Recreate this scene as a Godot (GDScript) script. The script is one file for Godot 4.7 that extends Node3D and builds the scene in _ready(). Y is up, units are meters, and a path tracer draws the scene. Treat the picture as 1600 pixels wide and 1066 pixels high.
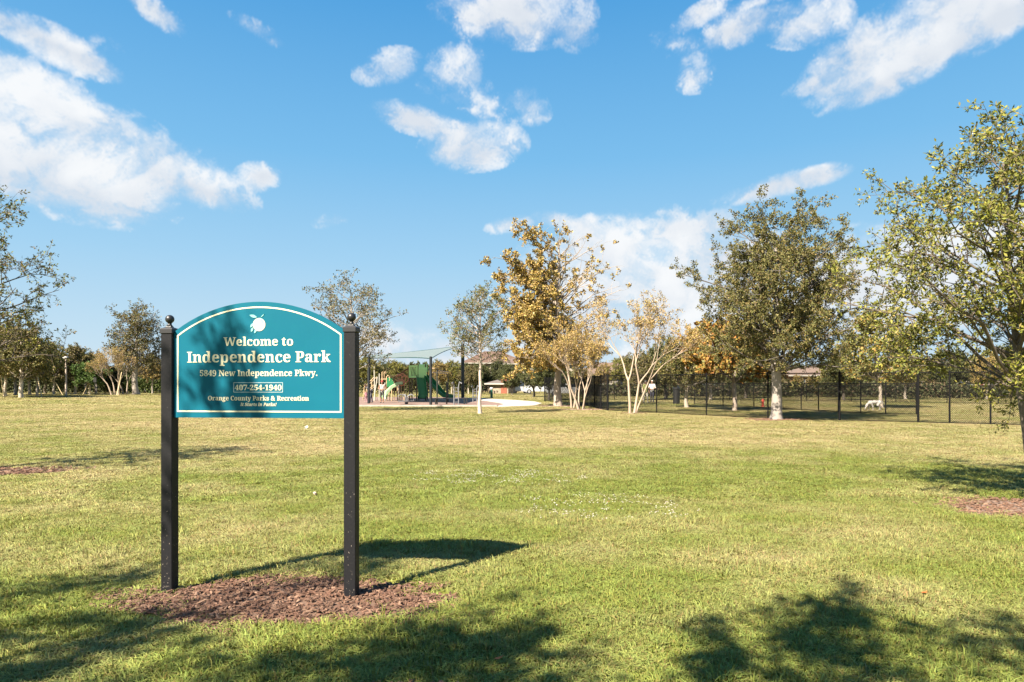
extends Node3D

const EYE := 1.6
const LENS := 1067.0
var used := {}
var mats := {}
var patch_a := FastNoiseLite.new()
var patch_b := FastNoiseLite.new()

# ------------------------------------------------------------------ mesh helpers
class MB:
	var v := PackedVector3Array()
	var n := PackedVector3Array()
	var c := PackedColorArray()
	var col := Color.WHITE

	func tn(a: Vector3, b: Vector3, d: Vector3, na: Vector3, nb: Vector3, nd: Vector3) -> void:
		v.append(a); v.append(d); v.append(b)
		n.append(na); n.append(nd); n.append(nb)
		c.append(col); c.append(col); c.append(col)

	func tri(a: Vector3, b: Vector3, d: Vector3) -> void:
		var m := (b - a).cross(d - a).normalized()
		tn(a, b, d, m, m, m)

	func quad(a: Vector3, b: Vector3, d: Vector3, e: Vector3) -> void:
		tri(a, b, d)
		tri(a, d, e)

	func outward(pts: Array, centre: Vector3) -> void:
		var m: Vector3 = (pts[1] - pts[0]).cross(pts[2] - pts[0])
		if m.dot(pts[0] - centre) < 0.0:
			pts = pts.duplicate()
			pts.reverse()
		for i in range(1, pts.size() - 1):
			tri(pts[0], pts[i], pts[i + 1])

	func box(at: Vector3, size: Vector3, turn := Basis(), bev := 0.0) -> void:
		var h := size * 0.5
		bev = minf(bev, minf(h.x, minf(h.y, h.z)) * 0.6)
		for ax in 3:
			var a1 := (ax + 1) % 3
			var a2 := (ax + 2) % 3
			for s in [-1.0, 1.0]:
				var f := []
				for q in [[-1, -1], [1, -1], [1, 1], [-1, 1]]:
					var p := Vector3.ZERO
					p[ax] = s * h[ax]
					p[a1] = q[0] * (h[a1] - bev)
					p[a2] = q[1] * (h[a2] - bev)
					f.append(at + turn * p)
				outward(f, at)
			if bev > 0.0:
				for s1 in [-1.0, 1.0]:
					for s2 in [-1.0, 1.0]:
						var e := []
						for q in [[-1, 0], [1, 0], [1, 1], [-1, 1]]:
							var p := Vector3.ZERO
							p[ax] = q[0] * (h[ax] - bev)
							p[a1] = s1 * (h[a1] - (bev if q[1] == 1 else 0.0))
							p[a2] = s2 * (h[a2] - (0.0 if q[1] == 1 else bev))
							e.append(at + turn * p)
						outward(e, at)
		if bev > 0.0:
			for sx in [-1.0, 1.0]:
				for sy in [-1.0, 1.0]:
					for sz in [-1.0, 1.0]:
						var s := Vector3(sx, sy, sz)
						var t := []
						for ax in 3:
							var p := s * (h - Vector3.ONE * bev)
							p[ax] = s[ax] * h[ax]
							t.append(at + turn * p)
						outward(t, at)

	func tube(pts: PackedVector3Array, rad: PackedFloat32Array, sides: int, cap := true) -> void:
		var last := pts.size() - 1
		var span := (pts[last] - pts[0]).normalized()
		var ref := Vector3.UP if absf(span.y) < 0.8 else Vector3.RIGHT
		var prev := PackedVector3Array()
		var prevn := PackedVector3Array()
		for i in last + 1:
			var t := (pts[mini(i + 1, last)] - pts[maxi(i - 1, 0)]).normalized()
			var s := t.cross(ref).normalized()
			var u := s.cross(t)
			var ring := PackedVector3Array()
			var rn := PackedVector3Array()
			for k in sides:
				var a := TAU * k / sides
				var d := s * cos(a) + u * sin(a)
				ring.append(pts[i] + d * rad[i])
				rn.append(d)
			if i > 0:
				for k in sides:
					var k2 := (k + 1) % sides
					tn(prev[k], ring[k2], prev[k2], prevn[k], rn[k2], prevn[k2])
					tn(prev[k], ring[k], ring[k2], prevn[k], rn[k], rn[k2])
			elif cap:
				for k in sides:
					tri(pts[0], ring[k], ring[(k + 1) % sides])
			if i == last and cap:
				for k in sides:
					tri(pts[i], ring[(k + 1) % sides], ring[k])
			prev = ring
			prevn = rn

	func rod(a: Vector3, b: Vector3, r: float, sides := 6) -> void:
		tube(PackedVector3Array([a, b]), PackedFloat32Array([r, r]), sides)

	func path(pts: Array, r: float, sides := 6) -> void:
		var p := PackedVector3Array(pts)
		var q := PackedFloat32Array()
		for i in p.size():
			q.append(r)
		tube(p, q, sides)

	func lathe(at: Vector3, prof: PackedVector2Array, sides: int) -> void:
		for i in prof.size() - 1:
			var p := prof[i]
			var q := prof[i + 1]
			var nn := Vector2(q.y - p.y, p.x - q.x).normalized()
			for k in sides:
				var a := TAU * k / sides
				var b := TAU * (k + 1) / sides
				var da := Vector3(cos(a), 0, -sin(a))
				var db := Vector3(cos(b), 0, -sin(b))
				var na := da * nn.x + Vector3.UP * nn.y
				var nb := db * nn.x + Vector3.UP * nn.y
				var p1 := at + da * p.x + Vector3.UP * p.y
				var p2 := at + db * p.x + Vector3.UP * p.y
				var q1 := at + da * q.x + Vector3.UP * q.y
				var q2 := at + db * q.x + Vector3.UP * q.y
				if p.x > 1e-5:
					tn(p1, p2, q2, na, nb, nb)
				if q.x > 1e-5:
					tn(p1, q2, q1, na, nb, na)

	func ball(at: Vector3, r: float, sides := 14, squash := 1.0) -> void:
		var prof := PackedVector2Array()
		var m := sides / 2
		for i in m + 1:
			var a := -PI / 2 + PI * i / m
			prof.append(Vector2(maxf(cos(a), 0.0) * r, sin(a) * r * squash))
		lathe(at, prof, sides)

	func prism(outline: PackedVector2Array, y0: float, y1: float) -> void:
		# outline on the ground (x, z), extruded upwards
		var idx := Geometry2D.triangulate_polygon(outline)
		for i in range(0, idx.size(), 3):
			var a := outline[idx[i]]
			var b := outline[idx[i + 1]]
			var d := outline[idx[i + 2]]
			var cr := (b - a).cross(d - a)
			if cr > 0.0:
				var t := b
				b = d
				d = t
			tri(Vector3(a.x, y1, a.y), Vector3(b.x, y1, b.y), Vector3(d.x, y1, d.y))
		var cw := Geometry2D.is_polygon_clockwise(outline)
		for i in outline.size():
			var a := outline[i]
			var b := outline[(i + 1) % outline.size()]
			if cw:
				quad(Vector3(b.x, y0, b.y), Vector3(a.x, y0, a.y), Vector3(a.x, y1, a.y), Vector3(b.x, y1, b.y))
			else:
				quad(Vector3(a.x, y0, a.y), Vector3(b.x, y0, b.y), Vector3(b.x, y1, b.y), Vector3(a.x, y1, a.y))

	func plate(outline: PackedVector2Array, z0: float, z1: float) -> void:
		# outline in the upright plane (x, y), front at z1
		var idx := Geometry2D.triangulate_polygon(outline)
		for i in range(0, idx.size(), 3):
			var a := outline[idx[i]]
			var b := outline[idx[i + 1]]
			var d := outline[idx[i + 2]]
			if (b - a).cross(d - a) < 0.0:
				var t := b
				b = d
				d = t
			tri(Vector3(a.x, a.y, z1), Vector3(b.x, b.y, z1), Vector3(d.x, d.y, z1))
			tri(Vector3(a.x, a.y, z0), Vector3(d.x, d.y, z0), Vector3(b.x, b.y, z0))
		var mid := Vector2.ZERO
		for p in outline:
			mid += p / outline.size()
		for i in outline.size():
			var a := outline[i]
			var b := outline[(i + 1) % outline.size()]
			outward([Vector3(a.x, a.y, z0), Vector3(b.x, b.y, z0), Vector3(b.x, b.y, z1), Vector3(a.x, a.y, z1)], Vector3(mid.x, mid.y, (z0 + z1) / 2))

	func mesh() -> ArrayMesh:
		var arr := []
		arr.resize(Mesh.ARRAY_MAX)
		arr[Mesh.ARRAY_VERTEX] = v
		arr[Mesh.ARRAY_NORMAL] = n
		arr[Mesh.ARRAY_COLOR] = c
		var m := ArrayMesh.new()
		m.add_surface_from_arrays(Mesh.PRIMITIVE_TRIANGLES, arr)
		return m


class LB:
	# leaves: a folded diamond each
	var v := PackedVector3Array()
	var n := PackedVector3Array()
	var c := PackedColorArray()
	var ix := PackedInt32Array()

	func leaf(p: Vector3, along: Vector3, side: Vector3, l: float, w: float, col: Color) -> void:
		var m := side.cross(along)
		var k := v.size()
		var mid := p + along * (l * 0.55) - m * (w * 0.18)
		v.append(p)
		v.append(mid + side * (w * 0.5))
		v.append(p + along * l)
		v.append(mid - side * (w * 0.5))
		n.append(m); n.append((m + side * 0.3).normalized()); n.append(m); n.append((m - side * 0.3).normalized())
		c.append(col); c.append(col); c.append(col); c.append(col)
		ix.append(k); ix.append(k + 2); ix.append(k + 1)
		ix.append(k); ix.append(k + 3); ix.append(k + 2)

	func mesh() -> ArrayMesh:
		var arr := []
		arr.resize(Mesh.ARRAY_MAX)
		arr[Mesh.ARRAY_VERTEX] = v
		arr[Mesh.ARRAY_NORMAL] = n
		arr[Mesh.ARRAY_COLOR] = c
		arr[Mesh.ARRAY_INDEX] = ix
		var m := ArrayMesh.new()
		m.add_surface_from_arrays(Mesh.PRIMITIVE_TRIANGLES, arr)
		return m


# ------------------------------------------------------------------ scene helpers
func numbered(called: String) -> String:
	if not used.has(called):
		used[called] = 0
		return called
	used[called] += 1
	return "%s_%03d" % [called, used[called]]


func tag(o: Node, label: String, category: String, group := "", kind := "") -> void:
	if label: o.set_meta("label", label)
	if category: o.set_meta("category", category)
	if group: o.set_meta("group", group)
	if kind: o.set_meta("kind", kind)


func thing(called: String, label: String, category: String, at := Vector3.ZERO, turn := 0.0, group := "") -> Node3D:
	var o := Node3D.new()
	o.name = numbered(called)
	add_child(o)
	o.position = at
	o.rotation.y = turn
	tag(o, label, category, group)
	return o


func part(called: String, m: Mesh, mat: Material, parent: Node3D, kind := "") -> MeshInstance3D:
	var o := MeshInstance3D.new()
	o.name = called
	o.mesh = m
	o.material_override = mat
	if kind: o.set_meta("kind", kind)
	parent.add_child(o, true)
	return o


func top(called: String, m: Mesh, mat: Material, kind := "") -> MeshInstance3D:
	var o := MeshInstance3D.new()
	o.name = numbered(called)
	o.mesh = m
	o.material_override = mat
	if kind: o.set_meta("kind", kind)
	add_child(o)
	return o


func copy(src: Node3D, called: String, label: String, at: Vector3, turn: float, size := 1.0, group := "") -> Node3D:
	var o: Node3D = src.duplicate()
	o.name = numbered(called)
	add_child(o)
	o.position = at
	o.rotation.y = turn
	o.scale = Vector3.ONE * size
	o.set_meta("label", label)
	if group: o.set_meta("group", group)
	elif o.has_meta("group"): o.remove_meta("group")
	return o


# bearing (given as the column of the picture it lies on) and distance, to a place on the ground
func spot(px: float, d: float, y := 0.0) -> Vector3:
	return Vector3((px - 800.0) / LENS * d, y, -d)


func tall(py: float, d: float) -> float:
	return EYE - (py - 598.0) / LENS * d


func lin(r: float, g: float, b: float) -> Color:
	return Color(r, g, b).linear_to_srgb()


func noise_tex(freq: float, oct: int, lo: Color, hi: Color, sz := 256, kind := FastNoiseLite.TYPE_SIMPLEX_SMOOTH, sd := 1) -> NoiseTexture2D:
	var f := FastNoiseLite.new()
	f.noise_type = kind
	f.frequency = freq
	f.fractal_octaves = oct
	f.seed = sd
	var t := NoiseTexture2D.new()
	t.width = sz
	t.height = sz
	t.seamless = true
	t.generate_mipmaps = false
	t.noise = f
	var g := Gradient.new()
	g.set_color(0, lo)
	g.set_color(1, hi)
	t.color_ramp = g
	return t


func flat_mat(col: Color, rough := 0.6, metal := 0.0) -> StandardMaterial3D:
	var key := "%s/%s/%s" % [col, rough, metal]
	if not mats.has(key):
		var m := StandardMaterial3D.new()
		m.albedo_color = col
		m.roughness = rough
		m.metallic = metal
		mats[key] = m
	return mats[key]


func vmat(called: String, rough := 0.7, tex: Texture2D = null, scale := 1.0, bump := 0.0, world := false) -> StandardMaterial3D:
	if not mats.has(called):
		var m := StandardMaterial3D.new()
		m.vertex_color_use_as_albedo = true
		m.roughness = rough
		if tex:
			m.albedo_texture = tex
			m.uv1_triplanar = true
			m.uv1_world_triplanar = world
			m.uv1_scale = Vector3.ONE * scale
			if bump > 0.0:
				m.heightmap_enabled = true
				m.heightmap_texture = tex
				m.heightmap_scale = bump
		mats[called] = m
	return mats[called]


func leaf_mat() -> StandardMaterial3D:
	if not mats.has("leaf"):
		var m := StandardMaterial3D.new()
		m.vertex_color_use_as_albedo = true
		m.roughness = 0.5
		m.metallic_specular = 0.22
		m.cull_mode = BaseMaterial3D.CULL_DISABLED
		m.backlight_enabled = true
		m.backlight = Color(0.5, 0.5, 0.3)
		mats["leaf"] = m
	return mats["leaf"]


func bark_mat() -> StandardMaterial3D:
	return vmat("bark", 0.9, noise_tex(0.03, 4, Color(0.8, 0.79, 0.77), Color(1, 1, 1), 256), 3.0, 0.35)


func rough_mat() -> StandardMaterial3D:
	return vmat("plaster", 0.9, noise_tex(0.02, 4, Color(0.82, 0.82, 0.82), Color(1, 1, 1), 256, FastNoiseLite.TYPE_SIMPLEX_SMOOTH, 4), 0.4)


func paint_mat() -> StandardMaterial3D:
	return vmat("paint", 0.45)


func pick(R: RandomNumberGenerator, pal: Array) -> Color:
	var k: Color = pal[R.randi() % pal.size()]
	var s := R.randf_range(0.8, 1.2)
	return Color(k.r * s, k.g * s * R.randf_range(0.96, 1.04), k.b * s)


func rdir(R: RandomNumberGenerator) -> Vector3:
	var y := R.randf_range(-1, 1)
	var a := R.randf() * TAU
	var s := sqrt(1.0 - y * y)
	return Vector3(s * cos(a), y, s * sin(a))


# ------------------------------------------------------------------ trees
func sprig(L: LB, R: RandomNumberGenerator, a: Vector3, b: Vector3, s: Dictionary, count: int) -> void:
	var d := (b - a)
	var ln := d.length()
	d /= maxf(ln, 0.001)
	for q in count:
		var t := R.randf_range(0.1, 1.0)
		var p := a + d * ln * t
		var along := (d * 0.6 + rdir(R) * 0.9 + Vector3(0, s.get("leaf_up", 0.0), 0)).normalized()
		var side := along.cross(rdir(R)).normalized()
		if side.length() < 0.5:
			continue
		p += along * R.randf_range(0.0, s.get("spread", 0.05))
		var sz := R.randf_range(0.75, 1.2)
		L.leaf(p, along, side, s.leaf * sz, s.leaf * s.get("leaf_w", 0.5) * sz, pick(R, s.palette))


func bez(a: Vector3, c: Vector3, b: Vector3, t: float) -> Vector3:
	return a * (1 - t) * (1 - t) + c * 2.0 * t * (1 - t) + b * t * t


func grow(s: Dictionary) -> Array:
	var R := RandomNumberGenerator.new()
	R.seed = s.seed
	var W := MB.new()
	var L := LB.new()
	W.col = s.bark
	var rad: Vector3 = s.rad
	var cen: Vector3 = s.centre
	var top_y: float = s.trunk_top
	var tr: float = s.trunk
	var lean: Vector3 = s.get("lean", Vector3.ZERO)
	var tp := PackedVector3Array()
	var tw := PackedFloat32Array()
	var nseg := 8
	for i in nseg + 1:
		var t := float(i) / nseg
		var j := Vector3(R.randf_range(-1, 1), 0, R.randf_range(-1, 1)) * tr * 0.45 * (1.0 if i > 0 else 0.0)
		tp.append(Vector3(0, -0.08, 0).lerp(Vector3(0, top_y, 0), t) + lean * t * (1.6 - 0.6 * t) + j)
		tw.append(tr * (1.0 - 0.78 * t) * (1.4 if i == 0 else 1.0))
	# root flare
	tp.insert(1, tp[0].lerp(tp[1], 0.3))
	tw.insert(1, tr * 1.05)
	W.tube(tp, tw, 9, false)
	var base_y: float = s.base
	var noise := FastNoiseLite.new()
	noise.seed = s.seed
	noise.frequency = 1.1
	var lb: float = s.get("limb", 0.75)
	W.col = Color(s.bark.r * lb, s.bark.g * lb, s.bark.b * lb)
	var n1: int = s.n1
	for i in n1:
		var u: float = lerpf(s.get("low", -0.6), 1.0, (i + R.randf()) / n1)
		var az := i * 2.39996 + R.randf_range(-0.4, 0.4)
		var hs := sqrt(maxf(0.0, 1.0 - u * u))
		var dir := Vector3(cos(az) * hs, u, sin(az) * hs)
		var reach = 0.86 + s.get("rough", 0.45) * noise.get_noise_3dv(dir * 2.0) + R.randf_range(-0.16, 0.16)
		var dens := 1.0
		if s.has("thin"):
			var th: Vector3 = s.thin
			dens = clampf(0.55 - dir.dot(th) * 1.0, s.get("thin_min", 0.12), 1.0)
		var target = cen + rad * dir * reach
		if s.has("targets"):
			target = s.targets[i]
		var hd := Vector2(target.x, target.z).length()
		var ya := clampf(target.y - hd * R.randf_range(0.35, 0.9), base_y, top_y * 0.97)
		var tt := clampf(ya / top_y, 0.0, 1.0)
		var start := Vector3(0, ya, 0) + lean * tt * (1.6 - 0.6 * tt)
		var ctrl := start.lerp(target, 0.5) + Vector3(0, (target - start).length() * s.get("arch", 0.12), 0) + rdir(R) * 0.08 * hd
		var ln := start.distance_to(target)
		var r0: float = minf(tr * 0.5 * (1.0 - 0.6 * tt), (0.008 + 0.013 * ln) * s.get("limb_r", 1.0))
		var lp := PackedVector3Array()
		var lr := PackedFloat32Array()
		for k in 6:
			var t := k / 5.0
			lp.append(bez(start, ctrl, target, t) + rdir(R) * 0.03 * ln * (1.0 if k > 0 and k < 5 else 0.0))
			lr.append(r0 * (1.0 - 0.85 * t) + 0.002)
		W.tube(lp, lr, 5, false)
		var n2: int = s.n2
		for j in n2:
			var t := lerpf(s.get("in", 0.3), 1.0, (j + R.randf()) / n2)
			var fi := t * 5.0
			var k0 := mini(int(fi), 4)
			var p := lp[k0].lerp(lp[k0 + 1], fi - k0)
			var fwd := (lp[k0 + 1] - lp[k0]).normalized()
			var d2 := (fwd * 0.7 + rdir(R) * 0.95 + Vector3(0, s.get("rise", 0.2), 0)).normalized()
			var l2: float = s.side * R.randf_range(0.55, 1.25) * (1.15 - 0.45 * t)
			var e := p + d2 * l2 + Vector3(0, -s.get("droop", 0.0) * l2, 0)
			var m := p.lerp(e, 0.5) + rdir(R) * l2 * 0.1
			W.tube(PackedVector3Array([p, m, e]), PackedFloat32Array([lr[k0] * 0.55 + 0.002, lr[k0] * 0.3 + 0.002, 0.002]), 3, false)
			var n3: int = s.n3
			for k in n3:
				if R.randf() > dens:
					continue
				var t3 := R.randf_range(0.25, 1.0)
				var p3 := p.lerp(m, t3 * 2.0) if t3 < 0.5 else m.lerp(e, t3 * 2.0 - 1.0)
				var d3 := (d2 * 0.6 + rdir(R) + Vector3(0, s.get("rise", 0.2) * 0.6, 0)).normalized()
				var e3: Vector3 = p3 + d3 * s.twig * R.randf_range(0.6, 1.3)
				if s.get("twigs", true):
					W.tube(PackedVector3Array([p3, e3]), PackedFloat32Array([0.004, 0.002]), 3, false)
				sprig(L, R, p3, e3, s, s.leaves)
	return [W, L]


func tree(called: String, label: String, category: String, at: Vector3, turn: float, s: Dictionary, group := "") -> Node3D:
	var o := thing(called, label, category, at, turn, group)
	var g := grow(s)
	part("trunk", g[0].mesh(), bark_mat(), o)
	part("crown", g[1].mesh(), leaf_mat(), o, "stuff")
	return o


# many-stemmed vase-shaped tree
func fork(W: MB, L: LB, R: RandomNumberGenerator, p: Vector3, d: Vector3, ln: float, r: float, level: int, s: Dictionary) -> void:
	var pts := PackedVector3Array([p])
	var rr := PackedFloat32Array([r])
	var q := p
	for i in 3:
		d = (d + rdir(R) * 0.13 + Vector3(0, 0.06, 0)).normalized()
		q += d * ln / 3.0
		pts.append(q)
		rr.append(r * (1.0 - 0.13 * (i + 1)))
	W.tube(pts, rr, 6 if level < 2 else (4 if level < 4 else 3), false)
	if level >= s.levels:
		for k in 2:
			if R.randf() < s.leafy and (q.y > s.leaf_from or R.randf() < 0.25):
				sprig(L, R, pts[k + 1], q + rdir(R) * 0.15, s, s.leaves)
		return
	var kids := 2 if R.randf() < 0.55 else 3
	for k in kids:
		var side := d.cross(rdir(R)).normalized()
		var nd = (d + side * R.randf_range(0.25, 0.55) * s.get("open", 1.0)).normalized()
		fork(W, L, R, q, nd, ln * R.randf_range(0.62, 0.88), r * R.randf_range(0.5, 0.66), level + 1, s)
	if level >= 2:
		var side2 := d.cross(rdir(R)).normalized()
		fork(W, L, R, pts[2], (d + side2 * 0.7).normalized(), ln * 0.55, r * 0.35, level + 2, s)


func vase(called: String, label: String, at: Vector3, turn: float, s: Dictionary, group := "") -> Node3D:
	var o := thing(called, label, "tree", at, turn, group)
	var R := RandomNumberGenerator.new()
	R.seed = s.seed
	var W := MB.new()
	var L := LB.new()
	W.col = s.bark
	for st in s.stems:
		fork(W, L, R, Vector3(st[0], -0.05, st[1]), Vector3(st[2], 1.0, st[3]).normalized(), st[4], st[5], 0, s)
	part("trunk", W.mesh(), bark_mat(), o)
	part("crown", L.mesh(), leaf_mat(), o, "stuff")
	return o


# ------------------------------------------------------------------ sky
func build_sky() -> PanoramaSkyMaterial:
	var E := 3.8
	var w := 4096
	var h := 2048
	var stops := [[0.0, Color8(212, 231, 242)], [4.0, Color8(194, 224, 243)], [10.0, Color8(164, 211, 243)], [18.0, Color8(125, 191, 238)], [29.0, Color8(86, 164, 225)], [45.0, Color8(64, 142, 210)], [90.0, Color8(42, 108, 182)]]
	var img := Image.create(w, h, false, Image.FORMAT_RGBF)
	var rows: Array[Color] = []
	for y in h:
		var e := 90.0 - (y + 0.5) * 180.0 / h
		var c: Color = Color(0.11, 0.12, 0.07)
		if e >= -0.4:
			c = stops[6][1].srgb_to_linear()
			for k in 6:
				if e <= stops[k + 1][0]:
					var t: float = clampf((e - stops[k][0]) / (stops[k + 1][0] - stops[k][0]), 0, 1)
					c = stops[k][1].srgb_to_linear().lerp(stops[k + 1][1].srgb_to_linear(), t)
					break
			c = Color(c.r / E, c.g / E, c.b / E)
		rows.append(c)
		img.fill_rect(Rect2i(0, y, w, 1), c)
	# clouds: soft bodies, each [column, row, half width, half height, tilt, strength]
	var list := [
		[60, 215, 150, 80, 0.25, 1.0], [20, 150, 80, 52, 0.3, 0.9], [150, 235, 140, 62, 0.35, 1.0], [20, 260, 90, 50, 0.1, 0.9], [255, 260, 100, 38, 0.4, 0.95], [330, 298, 60, 28, 0.3, 0.85], [140, 302, 115, 44, 0.1, 1.0], [80, 280, 80, 30, 0.1, 0.6], [400, 278, 30, 20, -0.3, 0.85],
		[75, 68, 90, 26, 0.35, 0.95], [115, 92, 60, 20, 0.3, 0.8], [25, 48, 50, 16, 0.2, 0.8], [245, 20, 42, 16, 0.6, 0.75], [408, 50, 38, 11, 0.5, 0.5], [165, 70, 25, 14, 0.6, 0.35], [518, 345, 24, 10, -0.3, 0.5],
		[800, 18, 88, 46, 0.1, 1.0], [902, 50, 24, 26, -0.2, 0.75], [715, 118, 46, 36, -0.3, 0.72], [605, 105, 40, 22, -0.4, 0.6], [740, 165, 44, 16, 0.1, 0.55], [650, 188, 56, 20, 0.25, 0.9], [740, 228, 62, 34, -0.1, 1.0], [700, 205, 46, 20, 0.4, 0.8], [815, 165, 34, 24, 0.4, 0.55],
		[1165, 35, 52, 26, -0.4, 0.85], [1095, 22, 36, 14, -0.5, 0.7], [1260, 35, 52, 32, 0.0, 0.7], [1084, 115, 24, 26, -0.4, 0.6], [1060, 75, 36, 20, 0.5, 0.35], [1245, 145, 22, 12, -0.5, 0.35],
		[1440, 60, 150, 58, -0.38, 1.0], [1370, 95, 80, 42, -0.4, 1.0], [1500, 30, 100, 40, -0.2, 0.9], [1305, 112, 36, 34, 0.0, 0.8], [1360, 150, 66, 14, -0.2, 0.7], [1560, 20, 60, 30, 0, 0.7],
		[1220, 290, 90, 16, -0.18, 0.85], [1280, 275, 40, 14, -0.2, 0.7], [795, 350, 30, 11, -0.3, 0.75], [852, 342, 34, 12, 0, 0.7],
		[1000, 385, 130, 48, 0.0, 0.95], [1060, 430, 150, 60, 0, 1.0], [960, 460, 130, 60, 0, 0.9], [1130, 400, 90, 40, 0.1, 0.75], [920, 350, 60, 14, 0.1, 0.55], [1040, 365, 60, 18, 0.1, 0.7], [1120, 345, 30, 18, 0, 0.6], [1080, 500, 200, 60, 0, 0.9], [940, 420, 110, 60, 0, 0.85],
		[1390, 420, 150, 60, 0, 0.95], [1330, 470, 160, 60, 0, 0.8], [1520, 420, 120, 56, 0, 0.9], [1600, 360, 60, 36, 0, 0.8], [1300, 500, 160, 40, 0, 0.6], [660, 545, 130, 26, 0, 0.7], [580, 520, 90, 18, 0, 0.5], [440, 560, 160, 24, 0, 0.6], [800, 560, 120, 30, 0, 0.65], [160, 560, 120, 16, 0, 0.4], [920, 570, 100, 25, 0, 0.7]]
	var bodies := []
	for b in list:
		var dx: float = (b[0] - 800.0) / LENS
		var dy: float = (598.0 - b[1]) / LENS
		var az := atan(dx)
		var el := atan(dy * cos(az))
		var k := cos(az)
		bodies.append([rad_to_deg(az), rad_to_deg(el), rad_to_deg(b[2] / LENS) * k * k, rad_to_deg(b[3] / LENS) * k * cos(el), b[4], b[5]])
	var R := RandomNumberGenerator.new()
	R.seed = 11
	for i in 46:
		var az := R.randf_range(46, 314)
		var el := 4.0 + 50.0 * pow(R.randf(), 1.5)
		for j in R.randi_range(2, 5):
			bodies.append([az + R.randf_range(-7, 7), el + R.randf_range(-2.0, 2.0), R.randf_range(2.5, 7.5), R.randf_range(0.9, 2.6), R.randf_range(-0.4, 0.4), R.randf_range(0.5, 1.0)])
	var half := h / 2
	var dens := PackedFloat32Array()
	dens.resize(w * half)
	var ppd := w / 360.0
	for b in bodies:
		var kx := 1.0 / maxf(cos(deg_to_rad(b[1])), 0.2)
		var big: float = maxf(b[2], b[3]) * 1.65
		var cx: float = b[0] * ppd
		var cy: float = (90.0 - b[1]) * ppd
		var ct := cos(b[4] * 0.75)
		var sn := sin(b[4] * 0.75)
		for y in range(maxi(0, int(cy - big * ppd)), mini(half - 1, int(cy + big * ppd)) + 1):
			var ey := (cy - y) / ppd
			for x in range(int(cx - big * kx * ppd), int(cx + big * kx * ppd) + 1):
				var ex := (x - cx) / ppd / kx
				var p: float = (ex * ct - ey * sn) / (b[2] * 1.38)
				var q: float = (ex * sn + ey * ct) / (b[3] * 1.38)
				if q < 0.0: q *= 1.15
				var r2 := p * p + q * q
				if r2 < 1.0:
					var i := y * w + posmod(x, w)
					dens[i] = 1.0 - (1.0 - dens[i]) * (1.0 - b[5] * (1.0 - r2))
	var fine := FastNoiseLite.new()
	fine.seed = 5
	fine.frequency = 13.0
	fine.fractal_octaves = 6
	fine.fractal_gain = 0.58
	fine.domain_warp_enabled = true
	fine.domain_warp_amplitude = 0.06
	fine.domain_warp_frequency = 6.0
	var soft := FastNoiseLite.new()
	soft.seed = 9
	soft.frequency = 9.0
	soft.fractal_octaves = 3
	for y in range(0, half):
		var el := deg_to_rad(90.0 - (y + 0.5) * 180.0 / h)
		var ce := cos(el)
		var se := sin(el)
		var air := rows[y]
		for x in w:
			var dn := dens[y * w + x]
			if dn <= 0.02:
				continue
			var az := TAU * (x + 0.5) / w
			var d := Vector3(sin(az) * ce, se * 1.25, -cos(az) * ce)
			var f := fine.get_noise_3dv(d)
			var a := clampf((dn * 1.25 + f * 1.5 - 0.25) / 1.2, 0.0, 1.0)
			if dn + f * 0.9 <= 0.02 and a <= 0.0:
				continue
			a = a * a * (3.0 - 2.0 * a)
			a = 1.0 - (1.0 - a * 0.95) * (1.0 - 0.22 * smoothstep(0.02, 0.6, dn + f * 0.9))
			var under := dens[mini(y + 16, half - 1) * w + x]
			var s := clampf(0.62 - maxf(0.0, dn - under) * 0.9 + soft.get_noise_3dv(d * 1.0 + Vector3(0.0, 0.05, 0)) * 0.8 + f * 0.5 + (0.25 - dn * 0.25), 0.0, 1.0)
			var cl := Color(0.74, 0.79, 0.86).lerp(Color(0.96, 0.975, 0.99), s)
			var out := air.lerp(Color(cl.r / E, cl.g / E, cl.b / E), a)
			img.set_pixel(x, y, out)
	var pm := PanoramaSkyMaterial.new()
	pm.panorama = ImageTexture.create_from_image(img)
	return pm


# ------------------------------------------------------------------ ground
func dry_at(x: float, z: float) -> float:
	var d := -z
	var base := smoothstep(6.0, 20.0, d) * 0.55 + 0.05
	var a := patch_a.get_noise_2d(x, z)
	var b := patch_b.get_noise_2d(x, z)
	return clampf(base + a * 0.55 + b * 0.5 + 0.06, 0.0, 1.0)


func grass_col(x: float, z: float) -> Color:
	var t := dry_at(x, z)
	return Color(0.232, 0.268, 0.062).lerp(Color(0.46, 0.40, 0.2), t)


var beds := []   # places without grass: [x, z, rx, rz]
var plots: Array[PackedVector2Array] = []


func bare(x: float, z: float, edge: float) -> bool:
	for b in beds:
		var p: float = (x - b[0]) / b[2]
		var q: float = (z - b[1]) / b[3]
		if p * p + q * q < 1.0 + edge:
			return true
	if z < -40.0 and z > -80.0 and x < 5.0:
		for pl in plots:
			if Geometry2D.is_point_in_polygon(Vector2(x, z), pl):
				return true
	return false


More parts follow.
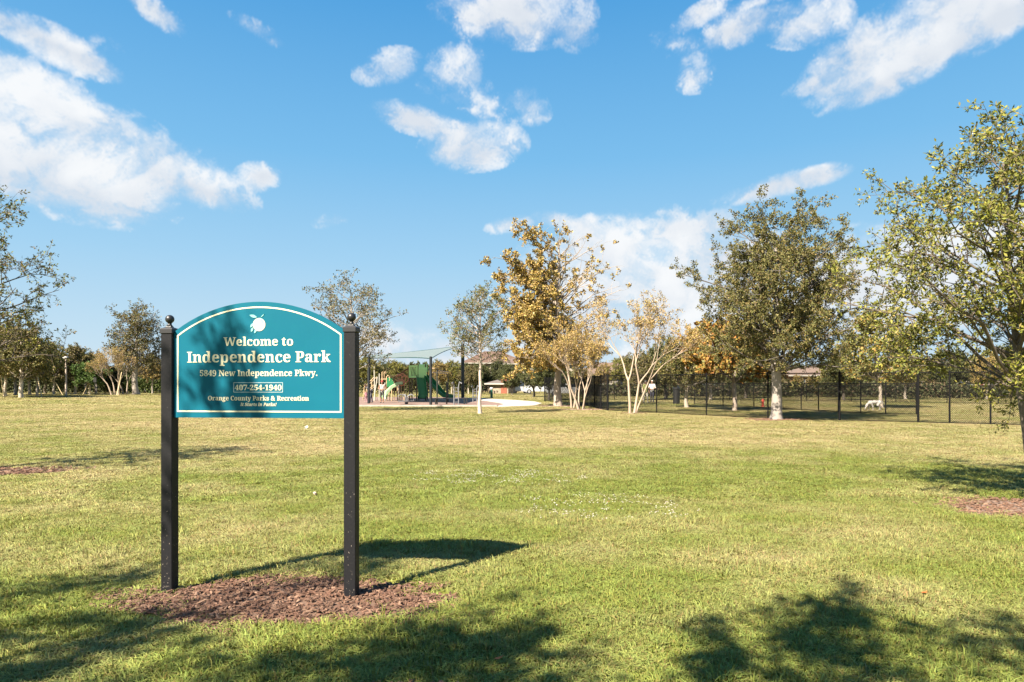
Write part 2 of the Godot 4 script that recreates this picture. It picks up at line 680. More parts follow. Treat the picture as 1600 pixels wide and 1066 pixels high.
func build_ground() -> void:
	var xs := PackedFloat32Array()
	var zs := PackedFloat32Array()
	for v in [-1500, -900, -500, -300, -200, -140, -110, -90]: xs.append(v)
	for i in range(-70, 71): xs.append(i)
	for v in [90, 110, 140, 200, 300, 500, 900, 1500]: xs.append(v)
	for v in [400, 200, 100, 50]: zs.append(v)
	for i in range(-25, 111): zs.append(-i)
	for v in [-125, -150, -200, -300, -500, -900, -1800]: zs.append(v)
	var v3 := PackedVector3Array()
	var nn := PackedVector3Array()
	var cc := PackedColorArray()
	var ix := PackedInt32Array()
	for z in zs:
		for x in xs:
			v3.append(Vector3(x, 0, z))
			nn.append(Vector3.UP)
			cc.append(grass_col(x, z) * Color(0.85, 0.82, 0.8))
	var nx := xs.size()
	for j in zs.size() - 1:
		for i in nx - 1:
			var k := j * nx + i
			ix.append_array(PackedInt32Array([k, k + nx + 1, k + 1, k, k + nx, k + nx + 1]))
	var arr := []
	arr.resize(Mesh.ARRAY_MAX)
	arr[Mesh.ARRAY_VERTEX] = v3
	arr[Mesh.ARRAY_NORMAL] = nn
	arr[Mesh.ARRAY_COLOR] = cc
	arr[Mesh.ARRAY_INDEX] = ix
	var m := ArrayMesh.new()
	m.add_surface_from_arrays(Mesh.PRIMITIVE_TRIANGLES, arr)
	var gm := StandardMaterial3D.new()
	gm.vertex_color_use_as_albedo = true
	gm.roughness = 0.95
	gm.metallic_specular = 0.1
	gm.albedo_texture = noise_tex(0.05, 5, Color(0.72, 0.69, 0.62), Color(1, 1, 1), 512, FastNoiseLite.TYPE_SIMPLEX_SMOOTH, 3)
	gm.uv1_triplanar = true
	gm.uv1_world_triplanar = true
	gm.uv1_scale = Vector3.ONE * 0.31
	top("ground", m, gm, "structure")


func blade_tuft(sd: int, blades: int, tall_: float, wide: float, spread: float) -> ArrayMesh:
	var R := RandomNumberGenerator.new()
	R.seed = sd
	var L := LB.new()
	for i in blades:
		var a := R.randf() * TAU
		var out := Vector3(cos(a), 0, sin(a))
		var p := out * spread * sqrt(R.randf()) + Vector3(R.randf_range(-0.01, 0.01), -0.005, R.randf_range(-0.01, 0.01))
		var hh := tall_ * R.randf_range(0.55, 1.25)
		var bend := R.randf_range(0.35, 1.5)
		var b := out.rotated(Vector3.UP, R.randf_range(-0.9, 0.9))
		var s := Vector3.UP.cross(b).normalized() * wide * R.randf_range(0.7, 1.2)
		var p1 := p + Vector3(0, hh * 0.6, 0) + b * hh * bend * 0.3
		var p2 := p + Vector3(0, hh * (1.05 - bend * 0.3), 0) + b * hh * bend * 0.95
		var t := R.randf()
		var col := Color(1, 1, 1) * R.randf_range(0.72, 1.2)
		if t < 0.22: col = Color(1.35, 1.1, 1.5) * R.randf_range(0.9, 1.15)
		elif t < 0.32: col = Color(0.95, 0.7, 0.9) * 0.9
		var nrm := (Vector3.UP * 0.75 + b * 0.6 + s.normalized() * R.randf_range(-0.4, 0.4)).normalized()
		var k := L.v.size()
		for q in [p - s * 0.5, p + s * 0.5, p1 + s * 0.45, p1 - s * 0.45, p2]:
			L.v.append(q)
			L.n.append(nrm)
			L.c.append(col)
		var g := (L.v[k + 1] - L.v[k]).cross(L.v[k + 4] - L.v[k]).normalized()
		var ccw := g.dot(nrm) > 0.0
		var use := (nrm + (g if ccw else -g) * 0.8).normalized()
		for q in 5:
			L.n[k + q] = use
		for q in ([0, 2, 1, 0, 3, 2, 3, 4, 2] if ccw else [0, 1, 2, 0, 2, 3, 3, 2, 4]):
			L.ix.append(k + q)
	return L.mesh()


func build_grass() -> void:
	var o := Node3D.new()
	o.name = "lawn_grass"
	add_child(o)
	tag(o, "short green and straw coloured lawn grass covering the open field", "grass", "", "stuff")
	var gm := StandardMaterial3D.new()
	gm.vertex_color_use_as_albedo = true
	gm.roughness = 0.65
	gm.metallic_specular = 0.25
	gm.cull_mode = BaseMaterial3D.CULL_DISABLED
	gm.backlight_enabled = true
	gm.backlight = Color(0.55, 0.55, 0.35)
	var R := RandomNumberGenerator.new()
	R.seed = 77
	# [from, to, tufts per square metre, width scale, height scale]
	var zones := [[2.4, 9.0, 1000.0, 1.0, 1.0], [9.0, 20.0, 330.0, 1.5, 1.0], [20.0, 45.0, 150.0, 2.0, 1.0], [45.0, 110.0, 14.0, 4.6, 1.1]]
	var edge := FastNoiseLite.new()
	edge.frequency = 2.2
	edge.seed = 3
	var bufs: Array[PackedFloat32Array] = [PackedFloat32Array(), PackedFloat32Array(), PackedFloat32Array()]
	for zn in zones:
		var d0: float = zn[0]
		var d1: float = zn[1]
		var area := 0.75 * (d1 * d1 - d0 * d0) + 3.4 * (d1 - d0)
		var count := int(area * zn[2])
		for i in count:
			# depth drawn so that the density is even over the widening field
			var q := R.randf() * area
			var d := (-3.4 + sqrt(3.4 * 3.4 + 4.0 * 0.75 * (0.75 * d0 * d0 + 3.4 * d0 + q))) / 1.5
			var x := R.randf_range(-1, 1) * (0.75 * d + 1.7)
			var z := -d
			var e := edge.get_noise_2d(x, z)
			if bare(x, z, e * 0.55 + (R.randf() * 0.7 - 0.62 if R.randf() < 0.2 else 0.0)):
				continue
			var a := R.randf() * TAU
			var tone := edge.get_noise_2d(x * 0.35 + 40.0, z * 0.35)
			var sc: float = zn[3] * R.randf_range(0.75, 1.25)
			var sy: float = zn[4] * R.randf_range(0.6, 1.15) * (1.0 + 0.6 * tone) * (1.0 - 0.3 * smoothstep(5.0, 16.0, d))
			if R.randf() < 0.03 and d < 8.0: sy *= 1.6
			var ca := cos(a) * sc
			var sa := sin(a) * sc
			var col := grass_col(x, z)
			var b := R.randf_range(0.75, 1.25)
			var g := R.randf_range(-0.03, 0.02)
			bufs[R.randi() % 3].append_array(PackedFloat32Array([ca, 0, sa, x, 0, sy, 0, 0, -sa, 0, ca, z, (col.r + g) * b, col.g * b, col.b * b, 1.0]))
	for k in 3:
		var mm := MultiMesh.new()
		mm.transform_format = MultiMesh.TRANSFORM_3D
		mm.use_colors = true
		mm.mesh = blade_tuft(20 + k, 9, 0.062, 0.0065, 0.034)
		mm.instance_count = bufs[k].size() / 16
		mm.buffer = bufs[k]
		var mi := MultiMeshInstance3D.new()
		mi.name = "grass_tufts"
		mi.multimesh = mm
		mi.material_override = gm
		mi.set_meta("kind", "stuff")
		o.add_child(mi, true)


func mulch(called: String, label: String, at: Vector3, rx: float, rz: float, chips: int, sd: int, pale := 0.0, size := 1.0) -> void:
	var o := thing(called, label, "mulch bed", at)
	var R := RandomNumberGenerator.new()
	R.seed = sd
	var nz := FastNoiseLite.new()
	nz.seed = sd
	nz.frequency = 0.9
	var m := MB.new()
	m.col = Color(0.15, 0.09, 0.06).lerp(Color(0.3, 0.22, 0.17), pale)
	var rings := 7
	var segs := 40
	var pt := func(i: int, k: int) -> Vector3:
		var a := TAU * (k % segs) / segs
		var f := float(i) / rings
		var w := 1.0 + 0.55 * nz.get_noise_2d(cos(a) * 1.3, sin(a) * 1.3)
		return Vector3(cos(a) * rx * f * w, 0.016 * (1.0 - f * f) + 0.004 + 0.012 * nz.get_noise_2d(cos(a) * f * 9.0, sin(a) * f * 9.0) * (1.0 - f), sin(a) * rz * f * w)
	for i in rings:
		for k in segs:
			m.quad(pt.call(i, k), pt.call(i, k + 1), pt.call(i + 1, k + 1), pt.call(i + 1, k))
	part("soil", m.mesh(), rough_mat(), o)
	var cm := MB.new()
	cm.box(Vector3.ZERO, Vector3(0.045, 0.007, 0.015), Basis(), 0.002)
	cm.box(Vector3(0.006, 0.003, 0.001), Vector3(0.05, 0.004, 0.008), Basis(Vector3.FORWARD, 0.16), 0.001)
	var buf := PackedFloat32Array()
	for i in chips:
		var a := R.randf() * TAU
		var f := pow(R.randf(), 0.45) * (1.0 if R.randf() < 0.93 else 1.22)
		var w := 1.1 + 0.6 * nz.get_noise_2d(cos(a) * 1.3, sin(a) * 1.3)
		var p := Vector3(cos(a) * rx * f * w, 0.016 * (1.0 - f * f) + R.randf_range(0.003, 0.026), sin(a) * rz * f * w)
		var bs := Basis.from_euler(Vector3(R.randf_range(-0.5, 0.5), R.randf() * TAU, R.randf_range(-0.4, 0.4)))
		var s := R.randf_range(0.5, 1.5) * size
		bs = bs.scaled_local(Vector3(s, s * R.randf_range(0.6, 1.3), s * R.randf_range(0.6, 1.5)))
		var col := Color(0.125, 0.06, 0.036).lerp(Color(0.28, 0.175, 0.115), clampf(pow(R.randf(), 3.0) + pale * 0.4, 0.0, 1.0)).lerp(Color(0.05, 0.025, 0.016), R.randf() * 0.7)
		buf.append_array(PackedFloat32Array([bs.x.x, bs.y.x, bs.z.x, p.x, bs.x.y, bs.y.y, bs.z.y, p.y, bs.x.z, bs.y.z, bs.z.z, p.z, col.r, col.g, col.b, 1]))
	var mm := MultiMesh.new()
	mm.transform_format = MultiMesh.TRANSFORM_3D
	mm.use_colors = true
	mm.mesh = cm.mesh()
	mm.instance_count = chips
	mm.buffer = buf
	var mi := MultiMeshInstance3D.new()
	mi.name = "bark_chips"
	mi.multimesh = mm
	mi.material_override = vmat("chips", 0.9)
	mi.set_meta("kind", "stuff")
	o.add_child(mi, true)


# ------------------------------------------------------------------ the welcome sign
func outline(w: float, ix: float, ib: float, it: float) -> PackedVector2Array:
	var pts := PackedVector2Array()
	var yb := 1.336
	var rise := 0.222
	var corner := 1.983
	var hw := w / 2
	var r := (hw * hw + rise * rise) / (2 * rise)
	var cy := corner + rise - r
	pts.append(Vector2(-hw + ix, yb + ib))
	pts.append(Vector2(hw - ix, yb + ib))
	var rr := r - it
	var a0 := asin((hw - ix) / rr)
	for i in 33:
		var a := lerpf(a0, -a0, i / 32.0)
		pts.append(Vector2(sin(a) * rr, cy + cos(a) * rr))
	return pts


func words(text: String, width: float, cap: float, base_y: float, slant: float, z: float, bold := 700) -> ArrayMesh:
	var f := SystemFont.new()
	f.font_names = PackedStringArray(["Droid Serif"])
	f.font_weight = bold
	var tm := TextMesh.new()
	tm.font = f
	tm.text = text
	tm.font_size = 64
	tm.pixel_size = 0.01
	tm.depth = 0.02
	tm.curve_step = 1.0
	var ref := TextMesh.new()
	ref.font = f
	ref.text = "I"
	ref.font_size = 64
	ref.pixel_size = 0.01
	ref.depth = 0.02
	var ca := ref.get_aabb()
	var aa := tm.get_aabb()
	var kx := width / aa.size.x
	var ky := cap / ca.size.y
	# baseline of the text: the capital stands on it, at the same height in both
	var arr := tm.get_mesh_arrays()
	var vs: PackedVector3Array = arr[Mesh.ARRAY_VERTEX]
	var base := ca.position.y
	for i in vs.size():
		var p := vs[i]
		var y := (p.y - base) * ky
		vs[i] = Vector3((p.x - aa.position.x - aa.size.x / 2) * kx + y * slant, base_y + y, z + p.z * 0.1)
	arr[Mesh.ARRAY_VERTEX] = vs
	var m := ArrayMesh.new()
	m.add_surface_from_arrays(Mesh.PRIMITIVE_TRIANGLES, arr)
	return m


func build_sign() -> void:
	var gap := 1.43
	var sign_ := thing("park_sign", "teal arched welcome sign between two black posts with ball finials", "sign", Vector3(-1.897, 0, -5.125), deg_to_rad(-6.2))
	var black := StandardMaterial3D.new()
	black.albedo_color = Color(1, 1, 1)
	black.roughness = 0.5
	black.metallic_specular = 0.3
	var speck := noise_tex(0.045, 3, lin(0.010, 0.010, 0.012), lin(0.015, 0.015, 0.017), 512, FastNoiseLite.TYPE_SIMPLEX_SMOOTH, 8)
	speck.color_ramp.add_point(0.88, lin(0.014, 0.014, 0.016))
	speck.color_ramp.set_color(2, lin(0.2, 0.19, 0.18))
	black.albedo_texture = speck
	black.uv1_triplanar = true
	black.uv1_scale = Vector3.ONE * 1.7
	for s in [-1.0, 1.0]:
		var x: float = s * gap / 2
		var m := MB.new()
		m.box(Vector3(x, 0.93, 0), Vector3(0.089, 2.08, 0.089), Basis(), 0.004)
		var post := part("post", m.mesh(), black, sign_)
		var c := MB.new()
		c.box(Vector3(x, 1.987, 0), Vector3(0.101, 0.034, 0.101), Basis(), 0.004)
		var q := [0.05, 0.042, 0.022, 0.016]
		var yy := [2.0035, 2.0125, 2.021, 2.031]
		for i in 3:
			for k in 4:
				var d1 := Vector3(cos(PI / 4 + k * PI / 2), 0, -sin(PI / 4 + k * PI / 2)) * sqrt(2.0)
				var d2 := Vector3(cos(PI / 4 + (k + 1) * PI / 2), 0, -sin(PI / 4 + (k + 1) * PI / 2)) * sqrt(2.0)
				c.quad(Vector3(x, yy[i], 0) + d1 * q[i], Vector3(x, yy[i], 0) + d2 * q[i], Vector3(x, yy[i + 1], 0) + d2 * q[i + 1], Vector3(x, yy[i + 1], 0) + d1 * q[i + 1])
		part("post_cap", c.mesh(), flat_mat(lin(0.014, 0.014, 0.016), 0.5), post)
		var b := MB.new()
		b.lathe(Vector3(x, 2.028, 0), PackedVector2Array([Vector2(0.02, 0), Vector2(0.021, 0.006), Vector2(0.016, 0.01), Vector2(0.013, 0.02), Vector2(0.017, 0.03)]), 20)
		b.ball(Vector3(x, 2.083, 0), 0.0325, 24)
		part("ball_finial", b.mesh(), flat_mat(lin(0.013, 0.013, 0.015), 0.42), post)
	var SR := RandomNumberGenerator.new()
	SR.seed = 41
	for s in [-1.0, 1.0]:
		var sp := MB.new()
		for i in 46:
			var y := 0.05 + 0.75 * pow(SR.randf(), 1.8)
			var sz := SR.randf_range(0.0012, 0.004)
			sp.col = Color(0.2, 0.17, 0.14) * SR.randf_range(0.5, 1.2)
			if i % 3 < 2:
				sp.box(Vector3(s * gap / 2 + SR.randf_range(-0.037, 0.037), y, 0.0449), Vector3(sz, sz * SR.randf_range(0.8, 3.5), 0.0008))
			else:
				sp.box(Vector3(s * gap / 2 + 0.0449, y, SR.randf_range(-0.037, 0.037)), Vector3(0.0008, sz * SR.randf_range(0.8, 3.0), sz))
		part("soil_specks", sp.mesh(), vmat("chips", 0.9), sign_, "stuff")
	var w := gap - 0.0895
	var teal := StandardMaterial3D.new()
	teal.albedo_texture = noise_tex(0.01, 4, lin(0.0025, 0.09, 0.14), lin(0.0045, 0.108, 0.162), 256, FastNoiseLite.TYPE_SIMPLEX_SMOOTH, 6)
	teal.uv1_triplanar = true
	teal.uv1_scale = Vector3.ONE * 0.6
	teal.roughness = 0.5
	teal.metallic_specular = 0.25
	var pm := MB.new()
	pm.plate(outline(w, 0, 0, 0), -0.018, 0.018)
	var panel := part("sign_panel", pm.mesh(), teal, sign_)
	var cream := flat_mat(lin(0.66, 0.61, 0.42), 0.5)
	var bm := MB.new()
	var o1 := outline(w, 0.026, 0.042, 0.036)
	var o2 := outline(w, 0.037, 0.053, 0.0465)
	for i in o1.size():
		var k := (i + 1) % o1.size()
		var z := 0.0196
		bm.quad(Vector3(o1[i].x, o1[i].y, z), Vector3(o1[k].x, o1[k].y, z), Vector3(o2[k].x, o2[k].y, z), Vector3(o2[i].x, o2[i].y, z))
	part("border_line", bm.mesh(), cream, panel)
	part("lettering", words("Welcome to", 0.545, 0.064, 1.876, 0.0, 0.0195), cream, panel)
	part("lettering", words("Independence Park", 1.125, 0.08, 1.752, 0.0, 0.0195), cream, panel)
	part("lettering", words("5849 New Independence Pkwy.", 0.92, 0.0455, 1.649, 0.0, 0.0195), cream, panel)
	part("lettering", words("407-254-1940", 0.366, 0.041, 1.543, 0.0, 0.0195), cream, panel)
	part("lettering", words("Orange County Parks & Recreation", 0.79, 0.034, 1.466, 0.0, 0.0195), cream, panel)
	part("lettering", words("It Starts in Parks!", 0.28, 0.024, 1.425, 0.22, 0.0195), cream, panel)
	var fm := MB.new()
	for e in [[0, 1.5995, 0.386, 0.003], [0, 1.5285, 0.386, 0.003], [-0.1915, 1.564, 0.003, 0.068], [0.1915, 1.564, 0.003, 0.068]]:
		fm.box(Vector3(e[0], e[1], 0.0192), Vector3(e[2], e[3], 0.002))
	part("number_frame", fm.mesh(), flat_mat(lin(0.45, 0.55, 0.55), 0.5), panel)
	# the emblem: a pale orange with its leaves
	var disc := PackedVector2Array()
	for i in 36:
		var a := TAU * i / 36
		disc.append(Vector2(0.008 + cos(a) * 0.049, 2.034 + sin(a) * 0.049))
	var em := MB.new()
	em.plate(disc, 0.0185, 0.0205)
	part("emblem_orange", em.mesh(), flat_mat(lin(0.52, 0.44, 0.36), 0.5), panel)
	var lm := MB.new()
	for q in [[-0.008, 2.088, 0.062, 0.022, 2.85], [0.02, 2.085, 0.06, 0.02, -1.15], [-0.036, 2.046, 0.042, 0.017, -2.2], [-0.04, 2.014, 0.038, 0.017, -1.95], [-0.014, 2.0, 0.034, 0.016, -2.0], [0.022, 2.088, 0.036, 0.006, 0.75]]:
		var leaf := PackedVector2Array()
		for i in 12:
			var t := i / 12.0 * 2.0
			var u := t if t <= 1.0 else 2.0 - t
			var hw: float = sin(u * PI) * q[3] * 0.5 * (1.0 if t <= 1.0 else -1.0)
			leaf.append(Vector2(q[0], q[1]) + Vector2(u * q[2], hw).rotated(q[4]))
		lm.plate(leaf, 0.0186, 0.0212)
	part("emblem_leaves", lm.mesh(), flat_mat(lin(0.2, 0.48, 0.45), 0.5), panel)


# ------------------------------------------------------------------ chain link fences
func fence(called: String, label: String, spots: Array, high: float, pr: float, ends := []) -> void:
	var o := thing(called, label, "fence", spots[0])
	var black := flat_mat(lin(0.006, 0.006, 0.0065), 0.75)
	black.metallic_specular = 0.25
	var org: Vector3 = spots[0]
	for i in spots.size():
		var p: Vector3 = spots[i] - org
		var r := pr * (1.35 if i in ends else 1.0)
		var m := MB.new()
		m.lathe(p, PackedVector2Array([Vector2(r, -0.05), Vector2(r, high + 0.03), Vector2(r * 1.15, high + 0.03), Vector2(r * 1.1, high + 0.055), Vector2(0, high + 0.085)]), 10)
		part("post", m.mesh(), black, o)
	var wires := MB.new()
	for i in spots.size() - 1:
		var a: Vector3 = spots[i] - org
		var b: Vector3 = spots[i + 1] - org
		var rail := MB.new()
		rail.rod(a + Vector3(0, high, 0), b + Vector3(0, high, 0), 0.021, 8)
		part("top_rail", rail.mesh(), black, o)
		var low := MB.new()
		low.rod(a + Vector3(0, 0.04, 0), b + Vector3(0, 0.04, 0), 0.017, 6)
		part("bottom_rail", low.mesh(), black, o)
		var ln := a.distance_to(b)
		var dir := (b - a) / ln
		var h := high - 0.06
		var step := 0.0707
		var k := -h
		while k < ln:
			for s in [0, 1]:
				var s0 := maxf(k, 0.0)
				var s1 := minf(k + h, ln)
				if s1 > s0:
					var y0 := s0 - k
					var y1 := s1 - k
					if s == 1:
						y0 = h - y0
						y1 = h - y1
					wires.tube(PackedVector3Array([a + dir * s0 + Vector3(0, 0.04 + y0, 0), a + dir * s1 + Vector3(0, 0.04 + y1, 0)]), PackedFloat32Array([0.0046, 0.0046]), 3, false)
			k += step
	part("wire_mesh", wires.mesh(), black, o, "stuff")


# ------------------------------------------------------------------ figures: smooth union of tapered bones, meshed as surface nets
func body(bones: Array, cell: float, blend: float, m: MB) -> void:
	var lo := Vector3.ONE * 99
	var hi := -lo
	for b in bones:
		var r: float = maxf(b[2], b[3]) + cell * 2 + blend
		for e in 2:
			var p: Vector3 = b[e]
			lo = lo.min(p - Vector3.ONE * r)
			hi = hi.max(p + Vector3.ONE * r)
	var nx := int((hi.x - lo.x) / cell) + 2
	var ny := int((hi.y - lo.y) / cell) + 2
	var nz := int((hi.z - lo.z) / cell) + 2
	var f := PackedFloat32Array()
	f.resize(nx * ny * nz)
	f.fill(1.0)
	var near := PackedFloat32Array()
	near.resize(f.size())
	near.fill(9.0)
	var who := PackedByteArray()
	who.resize(f.size())
	for bi in bones.size():
		var b: Array = bones[bi]
		var pa: Vector3 = b[0]
		var pb: Vector3 = b[1]
		var ra: float = b[2]
		var rb: float = b[3]
		var ab := pb - pa
		var l2 := maxf(ab.length_squared(), 1e-6)
		var g := Vector3.ONE * (maxf(ra, rb) + blend + cell * 2)
		var i0 := ((pa.min(pb) - g - lo) / cell)
		var i1 := ((pa.max(pb) + g - lo) / cell)
		for z in range(maxi(0, int(i0.z)), mini(nz - 1, int(i1.z) + 1) + 1):
			for y in range(maxi(0, int(i0.y)), mini(ny - 1, int(i1.y) + 1) + 1):
				for x in range(maxi(0, int(i0.x)), mini(nx - 1, int(i1.x) + 1) + 1):
					var p := lo + Vector3(x, y, z) * cell
					var t := clampf((p - pa).dot(ab) / l2, 0, 1)
					var d := p.distance_to(pa + ab * t) - lerpf(ra, rb, t)
					var i := (z * ny + y) * nx + x
					var h := maxf(blend - absf(f[i] - d), 0.0) / blend
					f[i] = minf(f[i], d) - h * h * blend * 0.25
					if d < near[i]:
						near[i] = d
						who[i] = bi
	var vid := {}
	var vp := PackedVector3Array()
	var vc := PackedColorArray()
	for z in nz - 1:
		for y in ny - 1:
			for x in nx - 1:
				var i := (z * ny + y) * nx + x
				var inside := 0
				for k in 8:
					if f[i + (k & 1) + ((k >> 1) & 1) * nx + (k >> 2) * nx * ny] < 0.0:
						inside += 1
				if inside == 0 or inside == 8:
					continue
				var sum := Vector3.ZERO
				var cnt := 0
				for k in 8:
					for ax in 3:
						if k & (1 << ax):
							continue
						var k2 := k | (1 << ax)
						var fa := f[i + (k & 1) + ((k >> 1) & 1) * nx + (k >> 2) * nx * ny]
						var fb := f[i + (k2 & 1) + ((k2 >> 1) & 1) * nx + (k2 >> 2) * nx * ny]
						if (fa < 0.0) != (fb < 0.0):
							var t := fa / (fa - fb)
							var p := Vector3(k & 1, (k >> 1) & 1, k >> 2)
							p[ax] += t
							sum += p
							cnt += 1
				vid[i] = vp.size()
				vp.append(lo + (Vector3(x, y, z) + sum / cnt) * cell)
				vc.append(bones[who[i]][4])
	var step := [1, nx, nx * ny]
	var faces := PackedInt32Array()
	for i in vid.keys():
		for ax in 3:
			var a1: int = step[(ax + 1) % 3]
			var a2: int = step[(ax + 2) % 3]
			var s: int = step[ax]
			if i + s >= f.size():
				continue
			var neg := f[i] < 0.0
			if neg == (f[i + s] < 0.0):
				continue
			if not (vid.has(i - a1) and vid.has(i - a2) and vid.has(i - a1 - a2)):
				continue
			var q := [vid[i], vid[i - a1], vid[i - a1 - a2], vid[i - a2]]
			if not neg:
				q.reverse()
			for k in [0, 1, 2, 0, 2, 3]:
				faces.append(q[k])
	var vn := PackedVector3Array()
	vn.resize(vp.size())
	for k in range(0, faces.size(), 3):
		var nrm := (vp[faces[k + 1]] - vp[faces[k]]).cross(vp[faces[k + 2]] - vp[faces[k]])
		for e in 3:
			vn[faces[k + e]] += nrm
	for k in range(0, faces.size(), 3):
		m.col = vc[faces[k]]
		m.tn(vp[faces[k]], vp[faces[k + 1]], vp[faces[k + 2]], vn[faces[k]].normalized(), vn[faces[k + 1]].normalized(), vn[faces[k + 2]].normalized())


func hand(bones: Array, wrist: Vector3, dir: Vector3, side: Vector3, sc: float, skin: Color) -> void:
	var palm := wrist + dir * 0.075 * sc
	bones.append([wrist, palm, 0.026 * sc, 0.034 * sc, skin])


func fingers(m: MB, wrist: Vector3, dir: Vector3, side: Vector3, sc: float, skin: Color) -> void:
	m.col = skin
	var palm := wrist + dir * 0.08 * sc
	var lens := [0.062, 0.075, 0.07, 0.055]
	var back := dir.cross(side).normalized()
	for i in 4:
		var p := palm + side * (i - 1.5) * 0.019 * sc
		var ln: float = lens[i] * sc
		m.tube(PackedVector3Array([p, p + dir * ln * 0.5 + back * 0.006, p + dir * ln * 0.92 + back * 0.022 * sc]), PackedFloat32Array([0.0095 * sc, 0.0085 * sc, 0.006 * sc]), 5)
	var t := wrist + dir * 0.03 * sc + side * 0.03 * sc
	m.tube(PackedVector3Array([t, t + (dir + side).normalized() * 0.035 * sc, t + (dir * 1.6 + side * 0.7).normalized() * 0.065 * sc + back * 0.01]), PackedFloat32Array([0.012 * sc, 0.01 * sc, 0.007 * sc]), 5)


func person(label: String, at: Vector3, turn: float, sc: float, look: Dictionary) -> void:
	var o := thing("person", label, "person", at, turn)
	var skin: Color = look.skin
	var shirt: Color = look.shirt
	var legs: Color = look.legs
	var shin: Color = look.get("shin", legs)
	var sleeve: Color = look.get("sleeve", shirt)
	var shoe: Color = look.get("shoe", Color(0.05, 0.05, 0.05))
	var bend: float = look.get("bend", 0.0)
	var stride: float = look.get("stride", 0.08)
	var hip := Vector3(0, 0.9, 0) * sc
	var tb := Basis(Vector3.RIGHT, bend)
	var up := func(p: Vector3) -> Vector3: return hip + tb * ((p - Vector3(0, 0.9, 0)) * sc)
	var B := []
	B.append([hip + Vector3(0, 0.02, 0), up.call(Vector3(0, 1.12, 0)), 0.135 * sc, 0.125 * sc, shirt])
	B.append([up.call(Vector3(-0.06, 1.13, 0)), up.call(Vector3(-0.09, 1.34, 0)), 0.11 * sc, 0.09 * sc, shirt])
	B.append([up.call(Vector3(0.06, 1.13, 0)), up.call(Vector3(0.09, 1.34, 0)), 0.11 * sc, 0.09 * sc, shirt])
	B.append([up.call(Vector3(-0.17, 1.41, 0)), up.call(Vector3(0.17, 1.41, 0)), 0.055 * sc, 0.055 * sc, shirt])
	B.append([up.call(Vector3(0, 1.42, 0)), up.call(Vector3(0, 1.54, 0.015)), 0.055 * sc, 0.05 * sc, skin])
	B.append([up.call(Vector3(0, 1.58, 0.035)), up.call(Vector3(0, 1.67, 0.01)), 0.07 * sc, 0.088 * sc, skin])
	B.append([up.call(Vector3(0, 1.6, 0.1)), up.call(Vector3(0, 1.635, 0.095)), 0.015 * sc, 0.01 * sc, skin])
	for s in [-1.0, 1.0]:
		var knee := Vector3(s * 0.1, 0.49, s * stride * 0.6 + 0.02) * sc
		var ankle := Vector3(s * 0.105, 0.08, s * stride) * sc
		B.append([hip + Vector3(s * 0.085, -0.02, 0) * sc, knee, 0.098 * sc, 0.063 * sc, legs])
		B.append([knee, ankle, 0.06 * sc, 0.042 * sc, shin])
		B.append([Vector3(s * 0.105, 0.045, s * stride - 0.03) * sc, Vector3(s * 0.12, 0.038, s * stride + 0.15) * sc, 0.046 * sc, 0.036 * sc, shoe])
		var sh: Vector3 = up.call(Vector3(s * 0.2, 1.4, 0))
		var elbow: Vector3
		var wrist: Vector3
		if look.get("front", false):
			elbow = up.call(Vector3(s * 0.27, 1.13, 0.03))
			wrist = up.call(Vector3(s * 0.07, 1.04, 0.22))
		else:
			elbow = up.call(Vector3(s * 0.26, 1.12, -0.02))
			wrist = up.call(Vector3(s * 0.27, 0.88, 0.08))
		B.append([sh, elbow, 0.055 * sc, 0.042 * sc, sleeve])
		B.append([elbow, wrist, 0.042 * sc, 0.028 * sc, skin])
		hand(B, wrist, (wrist - elbow).normalized(), Vector3(-s, 0, 0), sc, skin)
	var m := MB.new()
	body(B, 0.026 * sc + 0.002, 0.05 * sc, m)
	for s in [-1.0, 1.0]:
		var w: Vector3
		var e: Vector3
		if look.get("front", false):
			e = up.call(Vector3(s * 0.27, 1.13, 0.03))
			w = up.call(Vector3(s * 0.07, 1.04, 0.22))
		else:
			e = up.call(Vector3(s * 0.26, 1.12, -0.02))
			w = up.call(Vector3(s * 0.27, 0.88, 0.08))
		var d := (w - e).normalized()
		var sd := d.cross(Vector3(0, 0, 1) if absf(d.z) < 0.8 else Vector3.UP).normalized()
		fingers(m, w, d, sd, sc, skin)
	part("body", m.mesh(), vmat("cloth", 0.85), o)
	var hm := MB.new()
	hm.col = look.hair
	var hc: Vector3 = up.call(Vector3(0, 1.685, -0.008))
	hm.ball(hc, 0.1 * sc, 12, 0.9)
	if look.get("cap", false):
		hm.box(hc + tb * Vector3(0, 0.01, 0.11) * sc, Vector3(0.15, 0.012, 0.11) * sc, tb, 0.004)
		part("cap", hm.mesh(), vmat("cloth", 0.85), o)
	else:
		part("hair", hm.mesh(), vmat("cloth", 0.85), o)
	var em := MB.new()
	em.col = Color(0.03, 0.02, 0.02)
	for s in [-1.0, 1.0]:
		em.ball(up.call(Vector3(s * 0.033, 1.645, 0.092)), 0.011 * sc, 8)
	part("eyes", em.mesh(), vmat("cloth", 0.85), o)


